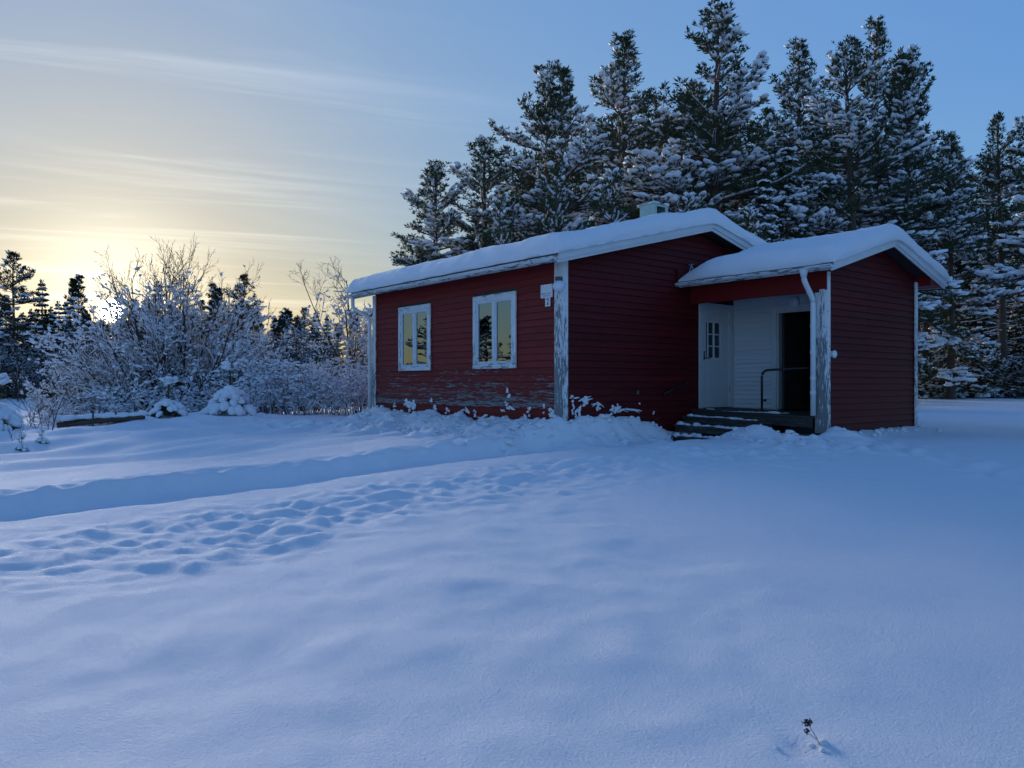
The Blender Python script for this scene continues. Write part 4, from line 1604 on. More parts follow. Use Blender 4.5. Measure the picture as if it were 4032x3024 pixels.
def bare(seed, stems, kids, ratios, up=.25, snow=None, lump=.5, snow_r=(.018, .045), sides=3, jitter=.10, angles=(28, 60), taper=.35, bark='twig', lumpsize=(.05, .12)):
    """leafless shrub or tree. stems: (base, direction, length, radius). kids per level; snow(height, slope) -> chance"""
    r = np.random.default_rng(seed)
    S0, S1, Ra, Rb, lv = [], [], [], [], []
    work = [(np.array(b, float), norm_(np.array(d, float)), L, q, 0) for b, d, L, q in stems]
    while work:
        b, d, L, q, lev = work.pop()
        n = 6 if lev == 0 else (4 if lev == 1 else (3 if lev == 2 else 2))
        pts = [b]
        ds = []
        p = b
        for i in range(n):
            d = norm_(d + r.normal(size=3) * jitter * (1 + .4 * lev) + np.array([0, 0, up * (1 - abs(d[2])) * .35]))
            p = p + d * L / n
            pts.append(p)
            ds.append(d)
        for i in range(n):
            a_ = q * (1 - (1 - taper) * i / n)
            b_ = q * (1 - (1 - taper) * (i + 1) / n)
            S0.append(pts[i]); S1.append(pts[i + 1]); Ra.append(a_); Rb.append(b_); lv.append(lev)
        if lev < len(kids):
            nk = kids[lev]
            for k in range(nk):
                t = .18 + .82 * (k + r.uniform(.1, .9)) / nk
                f = min(t * n, n - 1e-6)
                i = int(f)
                pb = pts[i] + (pts[i + 1] - pts[i]) * (f - i)
                s_, t2 = basis(ds[i][None])
                an = r.uniform(0, 6.283)
                dev = rad(r.uniform(*angles))
                nd = ds[i] * math.cos(dev) + (s_[0] * math.cos(an) + t2[0] * math.sin(an)) * math.sin(dev)
                work.append((pb, nd, L * ratios[lev] * r.uniform(.65, 1.2) * (1.1 - .45 * t), max(q * .5 * (1.1 - .5 * t), .0062), lev + 1))
    S0, S1, Ra, Rb, lv = map(np.array, (S0, S1, Ra, Rb, lv))
    keep = (S1[:, 2] > .02)
    S0, S1, Ra, Rb, lv = S0[keep], S1[keep], Ra[keep], Rb[keep], lv[keep]
    th = lv <= 0
    out = []
    if th.any():
        V, F = tube_segs(S0[th], S1[th], Ra[th], Rb[th], 6)
        nm_ = 'trunk' if len(stems) == 1 else 'stems'
        out.append((nm_, mesh_np(nm_, V, F, M[bark], True)))
    if (~th).any():
        V, F = tube_segs(S0[~th], S1[~th], Ra[~th], Rb[~th], sides)
        out.append(('branches', mesh_np('branches', V, F, M[bark], True)))
    if snow is not None:
        d = norm_(S1 - S0)
        pr = snow(S0, d)
        on = r.uniform(size=len(S0)) < pr
        hgt = r.uniform(*snow_r, size=len(S0)) * (1 - .6 * np.abs(d[:, 2]))
        o_ = np.stack([np.zeros(len(S0)), np.zeros(len(S0)), hgt * .75], 1)
        V, F = tube_segs((S0 + o_ + Ra[:, None] * (0, 0, .7))[on], (S1 + o_ + Rb[:, None] * (0, 0, .7))[on], (hgt + Ra * .6)[on], (hgt * r.uniform(.5, 1.1, len(hgt)) + Rb * .6)[on], 4)
        out.append(('snow', mesh_np('snow', V, F, M['snow'], True)))
        on2 = (r.uniform(size=len(S0)) < pr * lump)
        C = S1[on2] + o_[on2]
        sz = r.uniform(*lumpsize, size=len(C))
        V, F = blobs(C, d[on2] * (1, 1, .3) + 1e-4, np.stack([sz * 1.15, sz * .8, sz * .62], 1), r)
        out.append(('snow_lumps', mesh_np('snow_lumps', V, F, M['snow'], True)))
    return out


def spot(px, s):
    """ground spot at photograph column px and distance s along the view axis"""
    x = CAM[0] + FWD[0] * s + RGT[0] * s * (px - 2016) / FPX
    y = CAM[1] + FWD[1] * s + RGT[1] * s * (px - 2016) / FPX
    return x, y, gz(x, y)


def top_scale(py, s, z):
    """height above the ground of photograph row py at distance s"""
    return CAM[2] + (1512 - py) * s / FPX - z


vr = random.Random(11)
# ------------------------------------------------------------------ pines behind the house
P_A = pine(1, 12.0, 2.3, .12, .80, 1, whorl=.48)
P_B = pine(2, 15.0, 3.2, .14, .62, 2, whorl=.55, twig_gap=.27, tuft=.19)
P_C = pine(3, 17.0, 3.4, .12, .72, 1, whorl=.58, twig_gap=.28, tuft=.20, prof_p=.72)
P_D = pine(4, 17.0, 2.8, .22, .55, 1, whorl=.56, twig_gap=.27, tuft=.19, top_snow=.15)
# (column, row of the top, distance, prototype, its height, crown half width in px, its radius, label)
HERO = [
    (1708, 642, 33, P_A, 12, 125, 'snow-laden pine beyond the far end of the main roof, first of the row behind it'),
    (1898, 548, 34, P_A, 12, 135, 'slender snowy pine behind the main roof, second of the row'),
    (2140, 262, 34, P_B, 15, 175, 'broad two-topped snowy pine behind the middle of the main roof'),
    (2490, 154, 39, P_D, 17, 165, 'thin-crowned pine with brownish needles behind the green roof vent'),
    (2830, 36, 35, P_C, 17, 215, 'tallest bushy snow-covered pine behind the main roof ridge'),
    (3165, 190, 42, P_D, 17, 130, 'narrow pine behind the dip between the two roofs'),
    (3357, 163, 34, P_C, 17, 190, 'snowy pine with drooping white branches behind the porch roof'),
    (3475, 99, 45, P_D, 17, 120, 'tall thin pine standing behind the drooping snowy pine'),
    (3548, 229, 39, P_B, 15, 150, 'dark wide pine behind the right slope of the porch roof'),
    (3743, 527, 46, P_A, 12, 95, 'short pointed pine at the forest edge beyond the porch gable'),
]
for i, (px, py, s, pr, H0, hw_, lab) in enumerate(HERO):
    x, y, z = spot(px, s)
    h = top_scale(py, s, z)
    R0 = {id(P_A): 2.3, id(P_B): 3.2, id(P_C): 3.4, id(P_D): 2.8}[id(pr)]
    sx = 1.95 * hw_ * s / FPX / R0
    instance(pr, 'pine_tree', lab, 'pine tree', (x, y, z - .05), vr.uniform(0, 6.28), (sx, sx, h / H0), 'pines behind the house')
# young trees close behind the roof, bowed under snow
Y_A = pine(7, 8.0, 1.7, .06, .95, 1, whorl=.46, twig_gap=.28, tuft=.17, droop=1.4, sub=0, top_snow=.9)
for (px, py, s, hw_, lab) in [(2181, 665, 26, 200, 'young pine loaded with fat snow just behind the main roof'),
                              (2420, 690, 25, 190, 'snow-bowed young pine left of the green roof vent'),
                              (1960, 800, 24, 150, 'low snow-covered young pine above the front eave'),
                              (2700, 800, 27, 160, 'young snowy pine directly behind the main roof ridge'),
                              (2960, 850, 27, 140, 'young snowy pine behind the right slope of the main roof')]:
    x, y, z = spot(px, s)
    h = top_scale(py, s, z)
    sx = hw_ * s / FPX / 1.7
    instance(Y_A, 'young_pine', lab, 'pine tree', (x, y, z - .05), vr.uniform(0, 6.28), (sx, sx, h / 8.0), 'young pines behind the roof')
S_A = spruce(21, 9.0, 1.9, .55)
for (px, py, s, lab) in [(3098, 575, 33, 'dark young spruce in front of the narrow pine between the roofs'), (3010, 700, 30, 'low young spruce behind the junction of the two roofs')]:
    x, y, z = spot(px, s)
    h = top_scale(py, s, z)
    instance(S_A, 'spruce_tree', lab, 'spruce tree', (x, y, z - .05), vr.uniform(0, 6.28), (h / 9 * .9, h / 9 * .9, h / 9))

# ------------------------------------------------------------------ forest on the right
P_F = pine(31, 18.0, 2.3, .50, .30, 1, blades=7, whorl=.62, twig_gap=.34, tuft=.24, dead=26)
P_G = pine(32, 17.0, 2.6, .44, .30, 1, blades=7, whorl=.62, twig_gap=.34, tuft=.24, dead=30)
S_B = spruce(22, 8.0, 1.6, .26, gap=.34, tuft=.27)
big_r = [(3950, 476, 50, P_G, 'thick-stemmed forest pine with bare lower trunk beyond the porch wing'),
         (3738, 620, 56, P_F, 'slim straight forest pine just past the porch eave'),
         (4080, 380, 48, P_G, 'tall forest pine half outside the clearing edge')]
for px, py, s, pr, lab in big_r:
    x, y, z = spot(px, s)
    h = top_scale(py, s, z)
    instance(pr, 'forest_pine', lab, 'pine tree', (x, y, z - .05), vr.uniform(0, 6.28), (1.05, 1.05, h / (18 if pr is P_F else 17)), 'pines of the right-hand forest')
for k in range(34):
    s = vr.uniform(54, 92)
    px = 3560 + (k * 73 % 700) + vr.uniform(-20, 20)
    x, y, z = spot(px, s)
    hh = vr.uniform(.72, .98)
    instance(vr.choice((P_F, P_G, P_F)), 'forest_pine', 'straight-stemmed snowy pine deep in the dark forest beyond the porch wing', 'pine tree', (x, y, z - .05), vr.uniform(0, 6.28), (vr.uniform(.8, 1.1),) * 2 + (hh,), 'pines inside the dark forest')
for k in range(34):
    s = vr.uniform(48, 66)
    px = 1990 + (k * 83 % 1750) + vr.uniform(-20, 20)
    x, y, z = spot(px, s)
    h = top_scale(np.interp(px, [1990, 2300, 2800, 3700], [740, 500, 380, 520]) + vr.uniform(-60, 120), s, z)
    instance(vr.choice((P_F, P_G)), 'forest_pine', 'snowy pine filling the gaps between the tall pines behind the house', 'pine tree', (x, y, z - .05), vr.uniform(0, 6.28), (vr.uniform(1.15, 1.5),) * 2 + (h / 17.5,), 'pines filling the gaps behind the house')
for k in range(36):
    s = vr.uniform(88, 125)
    px = 3500 + (k * 91 % 900) + vr.uniform(-20, 20)
    x, y, z = spot(px, s)
    instance(vr.choice((P_F, P_G, S_B)), 'forest_pine', 'conifer closing the view at the back of the dark forest', 'conifer', (x, y, z - .05), vr.uniform(0, 6.28), (1.2, 1.2, vr.uniform(.8, 1.05)), 'conifers at the back of the forest')
for k in range(30):
    s = vr.uniform(52, 74)
    px = 3580 + (k * 97 % 640) + vr.uniform(-20, 20)
    x, y, z = spot(px, s)
    hh = vr.uniform(.5, 1.25)
    instance(S_B, 'forest_spruce', 'dark snowy spruce between the trunks of the forest beyond the porch wing', 'spruce tree', (x, y, z - .05), vr.uniform(0, 6.28), (hh, hh, hh), 'spruces inside the dark forest')
Y_B = pine(8, 2.6, .95, .04, .9, 1, whorl=.30, twig_gap=.2, tuft=.14, droop=1.3, top_snow=.8)
for k in range(26):
    s = vr.uniform(46, 51)
    px = 3590 + (k * 61 % 620) + vr.uniform(-12, 12)
    x, y, z = spot(px, s)
    hh = vr.uniform(.45, 1.15)
    instance(Y_B, 'snowy_seedling', 'knee to shoulder high snowy conifer along the forest edge', 'young tree', (x, y, z - .08), vr.uniform(0, 6.28), (hh * 1.1, hh * 1.1, hh), 'seedlings along the forest edge')
# the near pine at the right whose branch reaches into view
Y_C = pine(9, 5.5, 1.5, .36, .9, 1, whorl=.36, twig_gap=.22, tuft=.13, droop=1.2, top_snow=.8)
x, y, z = spot(4262, 14)
instance(Y_C, 'young_pine', 'young pine at the yard edge reaching one snowy branch towards the forest', 'pine tree', (x, y, z - .05), 2.2, (1, 1, 1))

# ------------------------------------------------------------------ far treeline on the left, hiding the low sun
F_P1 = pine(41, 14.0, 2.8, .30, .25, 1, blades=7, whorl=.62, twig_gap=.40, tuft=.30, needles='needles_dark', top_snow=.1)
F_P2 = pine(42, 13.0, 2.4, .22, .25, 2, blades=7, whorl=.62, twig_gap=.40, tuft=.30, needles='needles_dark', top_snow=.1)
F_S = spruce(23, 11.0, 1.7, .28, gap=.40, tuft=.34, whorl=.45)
LEFT = [(60, 1000, 92, F_P1, 14, 'tall dark pine rising highest above the left treeline'), (-60, 1060, 96, F_P2, 13, 'dark pine beside the tallest of the left treeline'), (165, 1105, 96, F_S, 11, 'slim dark spruce standing alone in the treeline near the sun'),
        (300, 1095, 92, F_P2, 13, 'dark round-topped pine just beside the sun'), (960, 1085, 88, F_P1, 14, 'feathery pine rising right of the big snowy bush'), (850, 1130, 92, F_P2, 13, 'dark pine seen through the right side of the snowy bush'),
        (620, 1110, 95, F_S, 11, 'dark pointed tree top behind the middle of the snowy bush'),
        (1132, 1222, 90, F_P2, 13, 'small dark pine in the gap between bush and house'), (1195, 1215, 92, F_P1, 14, 'second dark pine in the gap between bush and house'), (1245, 1222, 86, F_S, 11, 'pointed black spruce in the gap between bush and house'), (1287, 1245, 84, F_S, 11, 'black spruce nearest the house in the gap')]
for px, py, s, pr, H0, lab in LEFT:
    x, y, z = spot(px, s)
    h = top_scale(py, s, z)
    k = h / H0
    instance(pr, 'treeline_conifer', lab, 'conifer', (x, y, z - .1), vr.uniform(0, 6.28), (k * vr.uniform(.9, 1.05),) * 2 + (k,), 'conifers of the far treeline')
for k in range(96):
    s = vr.uniform(94, 125)
    px = -900 + (k * 137 % 2350) + vr.uniform(-40, 40)
    x, y, z = spot(px, s)
    pr, H0 = vr.choice(((F_P1, 14), (F_P2, 13), (F_S, 11), (F_S, 11)))
    lim = 1255 if px > 1000 else 1195
    h = top_scale(lim + vr.uniform(-30, 70) if not 370 < px < 520 else 1272 + vr.uniform(0, 20), s, z)  # in the sun gap, tops end just below the disc to keep the yard shaded
    q = h / H0
    instance(pr, 'treeline_conifer', ('dark pointed spruce in the added back row that blocks the low sun' if pr is F_S else 'dark round-topped pine in the added back row that blocks the low sun'), 'conifer', (x, y, z - .1), vr.uniform(0, 6.28), (q * 1.05, q * 1.05, q), 'dark conifers filling the treeline')


for k in range(34):  # extra row behind the treeline, added to stop low sun leaking onto the yard
    s = vr.uniform(128, 150)
    px = -700 + (k * 61 % 1900) + vr.uniform(-25, 25)
    x, y, z = spot(px, s)
    pr, H0 = vr.choice(((F_P2, 13), (F_S, 11)))
    h = top_scale(1250 + vr.uniform(-20, 20) if not 370 < px < 520 else 1276, s, z)
    q = h / H0
    instance(pr, 'treeline_conifer', ('dark pointed spruce in the added back row that blocks the low sun' if pr is F_S else 'dark round-topped pine in the added back row that blocks the low sun'), 'conifer', (x, y, z - .1), vr.uniform(0, 6.28), (q * 1.4, q * 1.4, q), 'dark conifers filling the treeline')


def fan(n, spread, L, rad_, r, base_r=.3, zmin=.25):
    out = []
    for k in range(n):
        a = 6.283 * k / n + r.uniform(-.2, .2)
        e = r.uniform(0, 1) ** .8 * spread
        d = (math.cos(a) * math.sin(e), math.sin(a) * math.sin(e), math.cos(e))
        out.append(((base_r * math.cos(a), base_r * math.sin(a), -.1), d, L * r.uniform(.75, 1.1), rad_ * r.uniform(.7, 1.2)))
    return out


r1 = random.Random(3)
B_1 = bare(51, [((0, 0, -.2), (.02, .01, 1), 10.0, .09)], (16, 7, 5), (.30, .5, .5), .5, lambda p, d: np.full(len(p), .10), .2, (.015, .03), angles=(25, 45))
B_2 = bare(52, fan(4, .25, 8.0, .06, r1), (12, 6, 5), (.30, .5, .5), .5, lambda p, d: np.full(len(p), .10), .2, (.015, .03), angles=(25, 45))
for k in range(90):
    s = vr.uniform(74, 94)
    px = -700 + (k * 53 % 2150) + vr.uniform(-15, 15)
    x, y, z = spot(px, s)
    h = vr.uniform(5.2, 8.0) if px < 900 else vr.uniform(4.5, 7.5)
    if 380 < px < 520:
        h = 4.4
    q = h / 9.5
    instance(vr.choice((B_1, B_2)), 'bare_birch', 'leafless frosted birch in the thicket below the far conifers', 'birch tree', (x, y, z - .1), vr.uniform(0, 6.28), (q * 1.25, q * 1.25, q), 'birches below the far treeline')

# ------------------------------------------------------------------ the great snowy bush
def heavy(top, full=.92):
    def fn(p, d):
        hz = p[:, 2] / top
        base = np.interp(hz, [0, .5, .68, .85, 1], [full, full, .36, .05, .0])
        return base * (1.0 - .45 * np.abs(d[:, 2]))
    return fn


r2 = random.Random(8)
stems = []
for k in range(58):
    a = 2.399963 * k
    q_ = (k + .5) / 58
    e = math.acos(1 - q_ ** 1.45 * .80) + r2.uniform(-.06, .06)
    L = (4.75 - 1.35 * q_) * r2.uniform(.94, 1.03)
    b_ = r2.random() * .75
    stems.append(((b_ * math.cos(a), b_ * .7 * math.sin(a), -.1), (math.cos(a) * math.sin(e), math.sin(a) * math.sin(e), math.cos(e)), L, r2.uniform(.022, .046)))
BUSH = bare(61, stems, (12, 6, 3), (.36, .50, .5), .16, heavy(5.0, .50), .20, (.013, .032), jitter=.07, angles=(18, 46), lumpsize=(.035, .08))
x, y, z = spot(690, 26)
instance(BUSH, 'snowy_bush', 'huge many-stemmed snow-crusted bush with the sun behind its left side', 'bush', (x, y, z - .1), .6, (.95, .95, 1.18))
x, y, z = spot(480, 27)
instance(BUSH, 'snowy_bush', 'smaller snow-crusted bush leaning left of the huge one', 'bush', (x, y, z - .1), 2.9, (.72, .72, .70))
x, y, z = spot(880, 28)
instance(BUSH, 'snowy_bush', 'snow-crusted bush joined to the right flank of the huge one', 'bush', (x, y, z - .1), 4.4, (.60, .60, .80))
# birch at the far corner of the house
r3 = random.Random(5)
BIR = bare(62, fan(5, .42, 5.2, .05, r3, .2), (11, 6, 5), (.36, .5, .5), .35, heavy(5.2, .5), .25, (.014, .034), lumpsize=(.04, .09))
x, y, z = spot(1425, 25)
instance(BIR, 'bare_tree', 'leafless tree with snow in its forks behind the downpipe corner', 'tree', (x, y, z - .1), 1.0, (.8, .8, top_scale(1000, 25, z) / 5.6))
# thicket of saplings
SAP = []
for k in range(4):
    rk = random.Random(70 + k)
    SAP.append(bare(70 + k, fan(5 + k, .55, 1.9, .013, rk, .16), (8, 4), (.38, .5), .35, heavy(2.6, .60), .42, (.014, .034), lumpsize=(.035, .085)))
for k in range(44):
    px = 985 + (k * 41 % 500) + vr.uniform(-12, 12)
    s = 21.5 + (k * 7 % 11) * .75 + vr.uniform(-.3, .3)
    if px > 1400 and s < 23:
        s += 2.5
    x, y, z = spot(px, s)
    q = vr.uniform(.5, .95)
    instance(vr.choice(SAP), 'snowy_sapling', 'snow-coated sapling in the thicket between the bush and the house', 'sapling', (x, y, z - .08), vr.uniform(0, 6.28), (q * 1.05, q * 1.05, q), 'saplings of the thicket beside the house')
for k in range(10):
    px = 250 + k * 75 + vr.uniform(-15, 15)
    x, y, z = spot(px, vr.uniform(22.5, 24))
    q = vr.uniform(.45, .8)
    instance(vr.choice(SAP), 'snowy_sapling', 'low snow-coated shrub at the foot of the huge bush', 'sapling', (x, y, z - .05), vr.uniform(0, 6.28), (q * 1.3, q * 1.3, q), 'low shrubs at the foot of the bush')
# thin bare stalks at the left rim
STK = bare(80, fan(4, .28, 1.0, .009, random.Random(2), .07), (5, 2), (.4, .5), .4, None)
for px, s, q, lab in [(180, 15.5, 1.05, 'taller clump of thin bare stalks in the snow by the timber pile'), (120, 16, .75, 'shorter clump of thin bare stalks left of the taller one'), (60, 13.2, .4, 'tiny bare twig clump at the rim of the yard')]:
    x, y, z = spot(px, s)
    instance(STK, 'bare_stalks', lab, 'stalks', (x, y, z - .05), vr.uniform(0, 6), (q, q, q))


# ------------------------------------------------------------------ small snow-buried pines on the rim
def buried_pine(seed, R, H, lead):
    r = np.random.default_rng(seed)
    C, A, S = [], [], []
    n = 46
    for k in range(n):
        a = r.uniform(0, 6.28)
        q = r.uniform(0, 1) ** .55
        zz = H * (1 - q ** 1.7) * r.uniform(.75, 1.0)
        C.append((R * q * math.cos(a), R * q * math.sin(a), zz * .86 + .06))
        A.append((math.cos(a), math.sin(a), -.75 * q))
        k_ = r.uniform(.75, 1.25)
        S.append((.26 * R * k_ * 1.25, .20 * R * k_, .15 * R * k_ + .02))
    for k in range(9):
        a = r.uniform(0, 6.28)
        C.append((.16 * math.cos(a) * r.random(), .16 * math.sin(a) * r.random(), H + lead * r.uniform(.72, 1.0)))
        A.append((math.cos(a), math.sin(a), .4))
        S.append((.11, .075, .06))
    V, F = blobs(np.array(C), np.array(A), np.array(S), r, 1, .10)
    sm = mesh_np('snow', V, F, M['snow'], True)
    tc, td = [], []
    for k in range(240):
        a = r.uniform(0, 6.28)
        q = r.uniform(.3, 1.08)
        zz = max(.03, H * (1 - q ** 1.7) * .8)
        tc.append((R * q * math.cos(a), R * q * math.sin(a), zz * r.uniform(.5, 1)))
        td.append((math.cos(a), math.sin(a), .1))
    for k in range(26):
        tc.append((r.normal() * .06, r.normal() * .06, H + lead * r.uniform(.1, .95)))
        td.append((r.normal() * .6, r.normal() * .6, .8))
    V, F = tufts(np.array(tc), np.array(td), np.full(len(tc), .10), r, 9, .9, .07)
    cr = mesh_np('crown', V, F, M['needles'], False)
    m_ = MB()
    m_.tube([(0, 0, -.1), (0.01, 0, H * .6), (0, .01, H + lead * .9)], [.035, .025, .01], 7)
    me_ = D.meshes.new('trunk')
    me_.from_pydata([tuple(p) for p in m_.v], [], m_.f)
    me_.materials.append(M['bark'])
    return [('trunk', me_), ('crown', cr), ('snow', sm)]


BP = buried_pine(91, .55, .72, .58)
BP2 = buried_pine(92, .36, .42, .50)
for px, s, pr, q, lab in [(905, 19.5, BP, 1.0, 'little pine buried in rounded snow with a white tuft on its leader'), (665, 18.5, BP2, 1.0, 'smaller snow-buried pine with spread twigs in front of the huge bush'), (-12, 14.8, BP, .95, 'snow-buried pine at the outer rim beside the bare stalks'), (85, 12.6, BP2, .30, 'tiny snow-dusted seedling on the rim'), (165, 13.2, BP2, .28, 'tiny snow-dusted seedling under the bare stalks')]:
    x, y, z = spot(px, s)
    instance(pr, 'buried_pine', lab, 'young pine', (x, y, z - .03), vr.uniform(0, 6), (q, q, q))

# ------------------------------------------------------------------ timber pile under snow
x, y, z = spot(400, 16.0)
tp = empty('timber_pile', (x, y, z), math.atan2(RGT[1] * .93 + FWD[1] * .36, RGT[0] * .93 + FWD[0] * .36))
tp.scale = (.62, .62, .62)
tag(tp, 'low pile of old timbers with upright stakes under a cap of snow', 'timber pile')
for k, (dy, dz, L, rr) in enumerate([(-.16, .16, 1.25, .075), (.06, .17, 1.3, .085), (.26, .15, 1.2, .07), (-.05, .30, 1.1, .06)]):
    MB().tube([(-L, dy, dz - .14), (0, dy + .02, dz), (L, dy - .02, dz + .10)], [rr, rr * 1.05, rr * .95], 9).build('log', M['bark'], tp, smooth=False)
for (sx_, sy_, h_, lx) in [(-.22, -.26, .42, -.04), (.45, -.28, .46, .08), (.98, .05, .66, 0)]:
    MB().box(sx_ - .025, sx_ + .025, sy_ - .02, sy_ + .02, -.1, h_).build('stake', M['bark'], tp)
r4 = np.random.default_rng(6)
cs = np.array([(-1.25 + 2.4 * q, .05 + .12 * r4.normal() * .6, .22 + .12 * q) for q in np.linspace(0, 1, 16)])
V, F = blobs(cs, np.tile([[1., 0, .08]], (16, 1)), np.tile([[.26, .34, .12]], (16, 1)) * r4.uniform(.8, 1.15, (16, 1)), r4, 1, .08)
link(D.objects.new('snow_cap', mesh_np('snow_cap', V, F, M['snow'], True)), tp)

# ------------------------------------------------------------------ trees behind the viewer's left, mirrored in the windows
for k, (x, y, q) in enumerate([(-24, -17, .62), (-29, -19, .74), (-27, -24, .6), (-34, -27, .8), (-22, -22, .52), (-38, -22, .8), (-31, -30, .72), (-19, -19, .5), (-17, -25, .62), (-36, -32, .8), (-42, -30, .9), (-14, -23, .5)]):
    instance(vr.choice((F_P1, F_P2, S_B)), 'yard_edge_conifer', 'conifer across the yard whose dark shape mirrors in the front windows', 'conifer', (x, y, gz(x, y) - .1), vr.uniform(0, 6), (q * .85, q * .85, q * .62), 'conifers mirrored in the windows')

# ------------------------------------------------------------------ small dry plants
wx, wy = 8.40, -6.395
wz = gz(wx, wy)
wd = empty('dry_stalk', (wx, wy, wz))
wd.scale = (.6, .6, .55)
tag(wd, 'dry brown flower stalk poking out of the smooth foreground snow', 'plant')
st_dir = -RGT * .62 + FWD * .15
p0 = np.array([0, 0, -.03])
p1 = st_dir * .045 + np.array([0, 0, .035])
p2 = st_dir * .115 + np.array([0, 0, .115])
p3 = st_dir * .120 + np.array([0, 0, .060])
MB().tube([p0, p1 * .5 + p0 * .5 + np.array([0, 0, .003]), p1, p2], [.0028, .0026, .0024, .0018], 6).tube([p0 * .25 + p1 * .75, p3], [.002, .0016], 6).build('stem', M['dry_stalk'], wd, smooth=True)
r5 = np.random.default_rng(12)
fc, fd, fs = [], [], []
for c0, n, rr in ((p2 + np.array([-.012, 0, .012]), 46, .021), (p3 + np.array([-.008, 0, .008]), 22, .013), (p2 + np.array([.012, .004, .024]), 14, .012)):
    for k in range(n):
        fc.append(c0 + r5.normal(size=3) * rr * .55)
        fd.append(r5.normal(size=3) * .6 + np.array([st_dir[0], st_dir[1], .8]))
        fs.append(.012)
V, F = tufts(np.array(fc), np.array(fd), np.array(fs), r5, 7, .9, .30)
link(D.objects.new('flower_head', mesh_np('flower_head', V, F, M['dry_stalk'], False)), wd)
V, F = blobs(np.array(fc)[::7] + (0, 0, .008), r5.normal(size=(len(fc[::7]), 3)) * (1, 1, 0) + 1e-3, np.tile([[.006, .005, .003]], (len(fc[::7]), 1)), r5)
link(D.objects.new('frost', mesh_np('frost', V, F, M['snow'], True)), wd)
cl_ = [(8.30, -6.53, .020), (8.36, -6.44, .018), (8.37, -6.41, .022), (8.405, -6.385, .030), (8.42, -6.42, .022)]
C = np.array([(a_, b_, gz(a_, b_) - .002) for a_, b_, r_ in cl_])
V, F = blobs(C, r5.normal(size=(5, 3)) * (1, 1, 0) + 1e-3, np.array([(r_ * .62, r_ * .5, r_ * .35) for a_, b_, r_ in cl_]), r5, 2, .05)
tag(link(D.objects.new('snow_crumbs', mesh_np('snow_crumbs', V, F, M['snow'], True))), 'loose snow crumbs beside the dry flower stalk', 'snow', kind='stuff')
# twig by the front wall
x, y = -1.9, -.42
tw = instance(bare(95, [((0, 0, -.1), (.06, -.03, 1), .62, .006)], (4,), (.22,), .2, None), 'bare_twig', 'single thin twig standing in the drift below the window', 'twig', (x, y, gz(x, y)), 0, (1, 1, 1))

# ------------------------------------------------------------------ snow stuck on the boards
r6 = np.random.default_rng(33)


def splat(name, plane, pts, label):
    C, A, S = [], [], []
    for (a, z, w_, h_) in pts:
        for k in range(5):
            da = r6.normal() * w_ * .35
            dzz = r6.normal() * h_ * .35
            C.append((a + da, -.030, z + dzz) if plane == 'y' else (.030, a + da, z + dzz))
            A.append((1, 0, r6.normal() * .3) if plane == 'y' else (0, 1, r6.normal() * .3))
            S.append((w_ * .42 * r6.uniform(.6, 1.2), .018, h_ * .36 * r6.uniform(.6, 1.2)))
    V, F = blobs(np.array(C), np.array(A), np.array(S), r6, 1, .12)
    o_ = link(D.objects.new(name, mesh_np(name, V, F, M['snow'], True)))
    tag(o_, label, 'snow', kind='stuff')


FS = []
for (a, z, w_, h_) in [(-5.05, .93, .22, .16), (-4.95, .82, .16, .14), (-4.75, .88, .12, .2), (-4.05, .98, .06, .14), (-3.9, .84, .14, .12), (-3.45, .80, .08, .10), (-2.85, .80, .26, .08), (-2.5, .74, .08, .10),
                       (-1.45, 1.22, .07, .07), (-1.42, 1.14, .09, .08), (-1.50, .98, .07, .08), (-1.40, .88, .12, .10), (-1.62, .84, .10, .06), (-1.52, .72, .12, .06), (-.85, .86, .09, .12), (-.45, .92, .06, .12), (-.22, .86, .14, .12), (-5.6, .86, .08, .10), (-2.2, .7, .2, .08)]:
    FS.append((a, z, w_, h_))
splat('stuck_snow', 'y', FS, 'lumps of snow stuck to the peeling boards of the front wall')
GS = [(.20, 1.12, .10, .04), (.42, 1.07, .30, .05), (.52, 1.02, .12, .12), (.80, .98, .22, .05), (.86, .90, .08, .10), (.25, .92, .06, .14), (.38, .88, .07, .16), (.30, .82, .05, .10), (1.30, .86, .26, .07), (1.22, .82, .10, .10), (1.75, .87, .5, .045), (1.35, .98, .03, .04), (1.95, .98, .03, .04), (2.35, .80, .03, .05)]
splat('stuck_snow', 'x', GS, 'lumps of snow stuck to the dark gable boards')
PS = [(-.03, .98, .09, .16), (.02, .90, .05, .10), (-.06, .86, .08, .10)]
splat('stuck_snow', 'y', [(a - .03, z, w_, h_) for a, z, w_, h_ in PS], 'snow clinging to the foot of the flaking corner board')


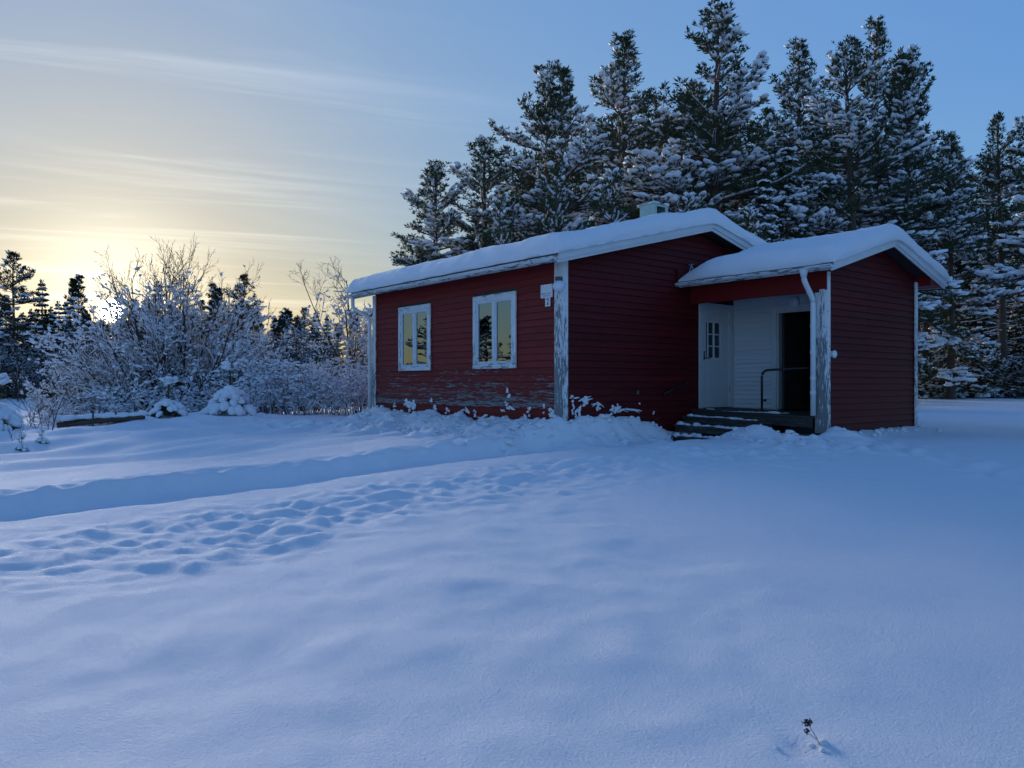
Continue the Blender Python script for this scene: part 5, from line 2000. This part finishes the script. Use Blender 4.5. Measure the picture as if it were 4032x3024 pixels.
# snow left on the treads and the deck
def tread_snow(items, label):
    C, A, S = [], [], []
    for (x, y, z, w_, d_, h_) in items:
        n = max(2, int(w_ / .09))
        for k in range(n):
            C.append((x + w_ * ((k + .5) / n - .5) + r6.normal() * .02, y + r6.normal() * d_ * .25, z + .004 + dz_(x)))
            A.append((1, r6.normal() * .3, 0))
            S.append((w_ / n * r6.uniform(.6, 1.1), d_ * r6.uniform(.35, .6), h_ * r6.uniform(.5, 1.2)))
    V, F = blobs(np.array(C), np.array(A), np.array(S), r6, 1, .14)
    o_ = link(D.objects.new('step_snow', mesh_np('step_snow', V, F, M['snow'], True)))
    tag(o_, label, 'snow', kind='stuff')


tread_snow([(.75, 3.30, .722, 1.2, .10, .022), (1.45, 3.22, .722, .5, .05, .016), (.3, 3.30, .722, .3, .12, .04), (.9, 3.02, .567, 1.4, .12, .026), (.4, 2.95, .567, .5, .16, .06), (1.35, 2.92, .567, .5, .06, .03),
            (.9, 2.74, .375, 1.1, .14, .03), (.55, 2.70, .375, .6, .14, .06), (1.3, 2.72, .375, .6, .14, .05), (1.78, 3.62, .852, .22, .08, .045), (.35, 3.66, .852, .25, .06, .03), (1.2, 3.47, .852, 1.9, .05, .010)],
           'thin snow left on the wooden steps and the porch deck')


# ------------------------------------------------------------------ clods of slid and shovelled snow
cc, ssz = [], []
for k in range(420):
    q = r6.random()
    if q < .62:
        x = r6.uniform(-6.9, .3)
        y = -.15 - abs(r6.normal()) * .75
    elif q < .82:
        x = .12 + abs(r6.normal()) * .35
        y = r6.uniform(.0, 2.4)
    elif q < .93:
        x = r6.uniform(1.6, 3.4)
        y = r6.uniform(1.9, 3.1)
    else:
        x = AX + .1 + abs(r6.normal()) * .3
        y = r6.uniform(3.6, 6.8)
    rr = r6.uniform(.018, .05) * (1.5 if r6.random() < .15 else 1)
    cc.append((x, y, 0.0))
    ssz.append((rr * r6.uniform(.9, 1.5), rr, rr * r6.uniform(.6, .95)))
cc = np.array(cc)
cc[:, 2] = ground_z(cc[:, 0], cc[:, 1]) + .006
V, F = blobs(cc, r6.normal(size=(len(cc), 3)) * (1, 1, .3) + 1e-3, np.array(ssz), r6, 1, .20)
tag(link(D.objects.new('snow_clods', mesh_np('snow_clods', V, F, M['snow'], True))), 'broken clods of snow strewn along the foot of the walls', 'snow', kind='stuff')
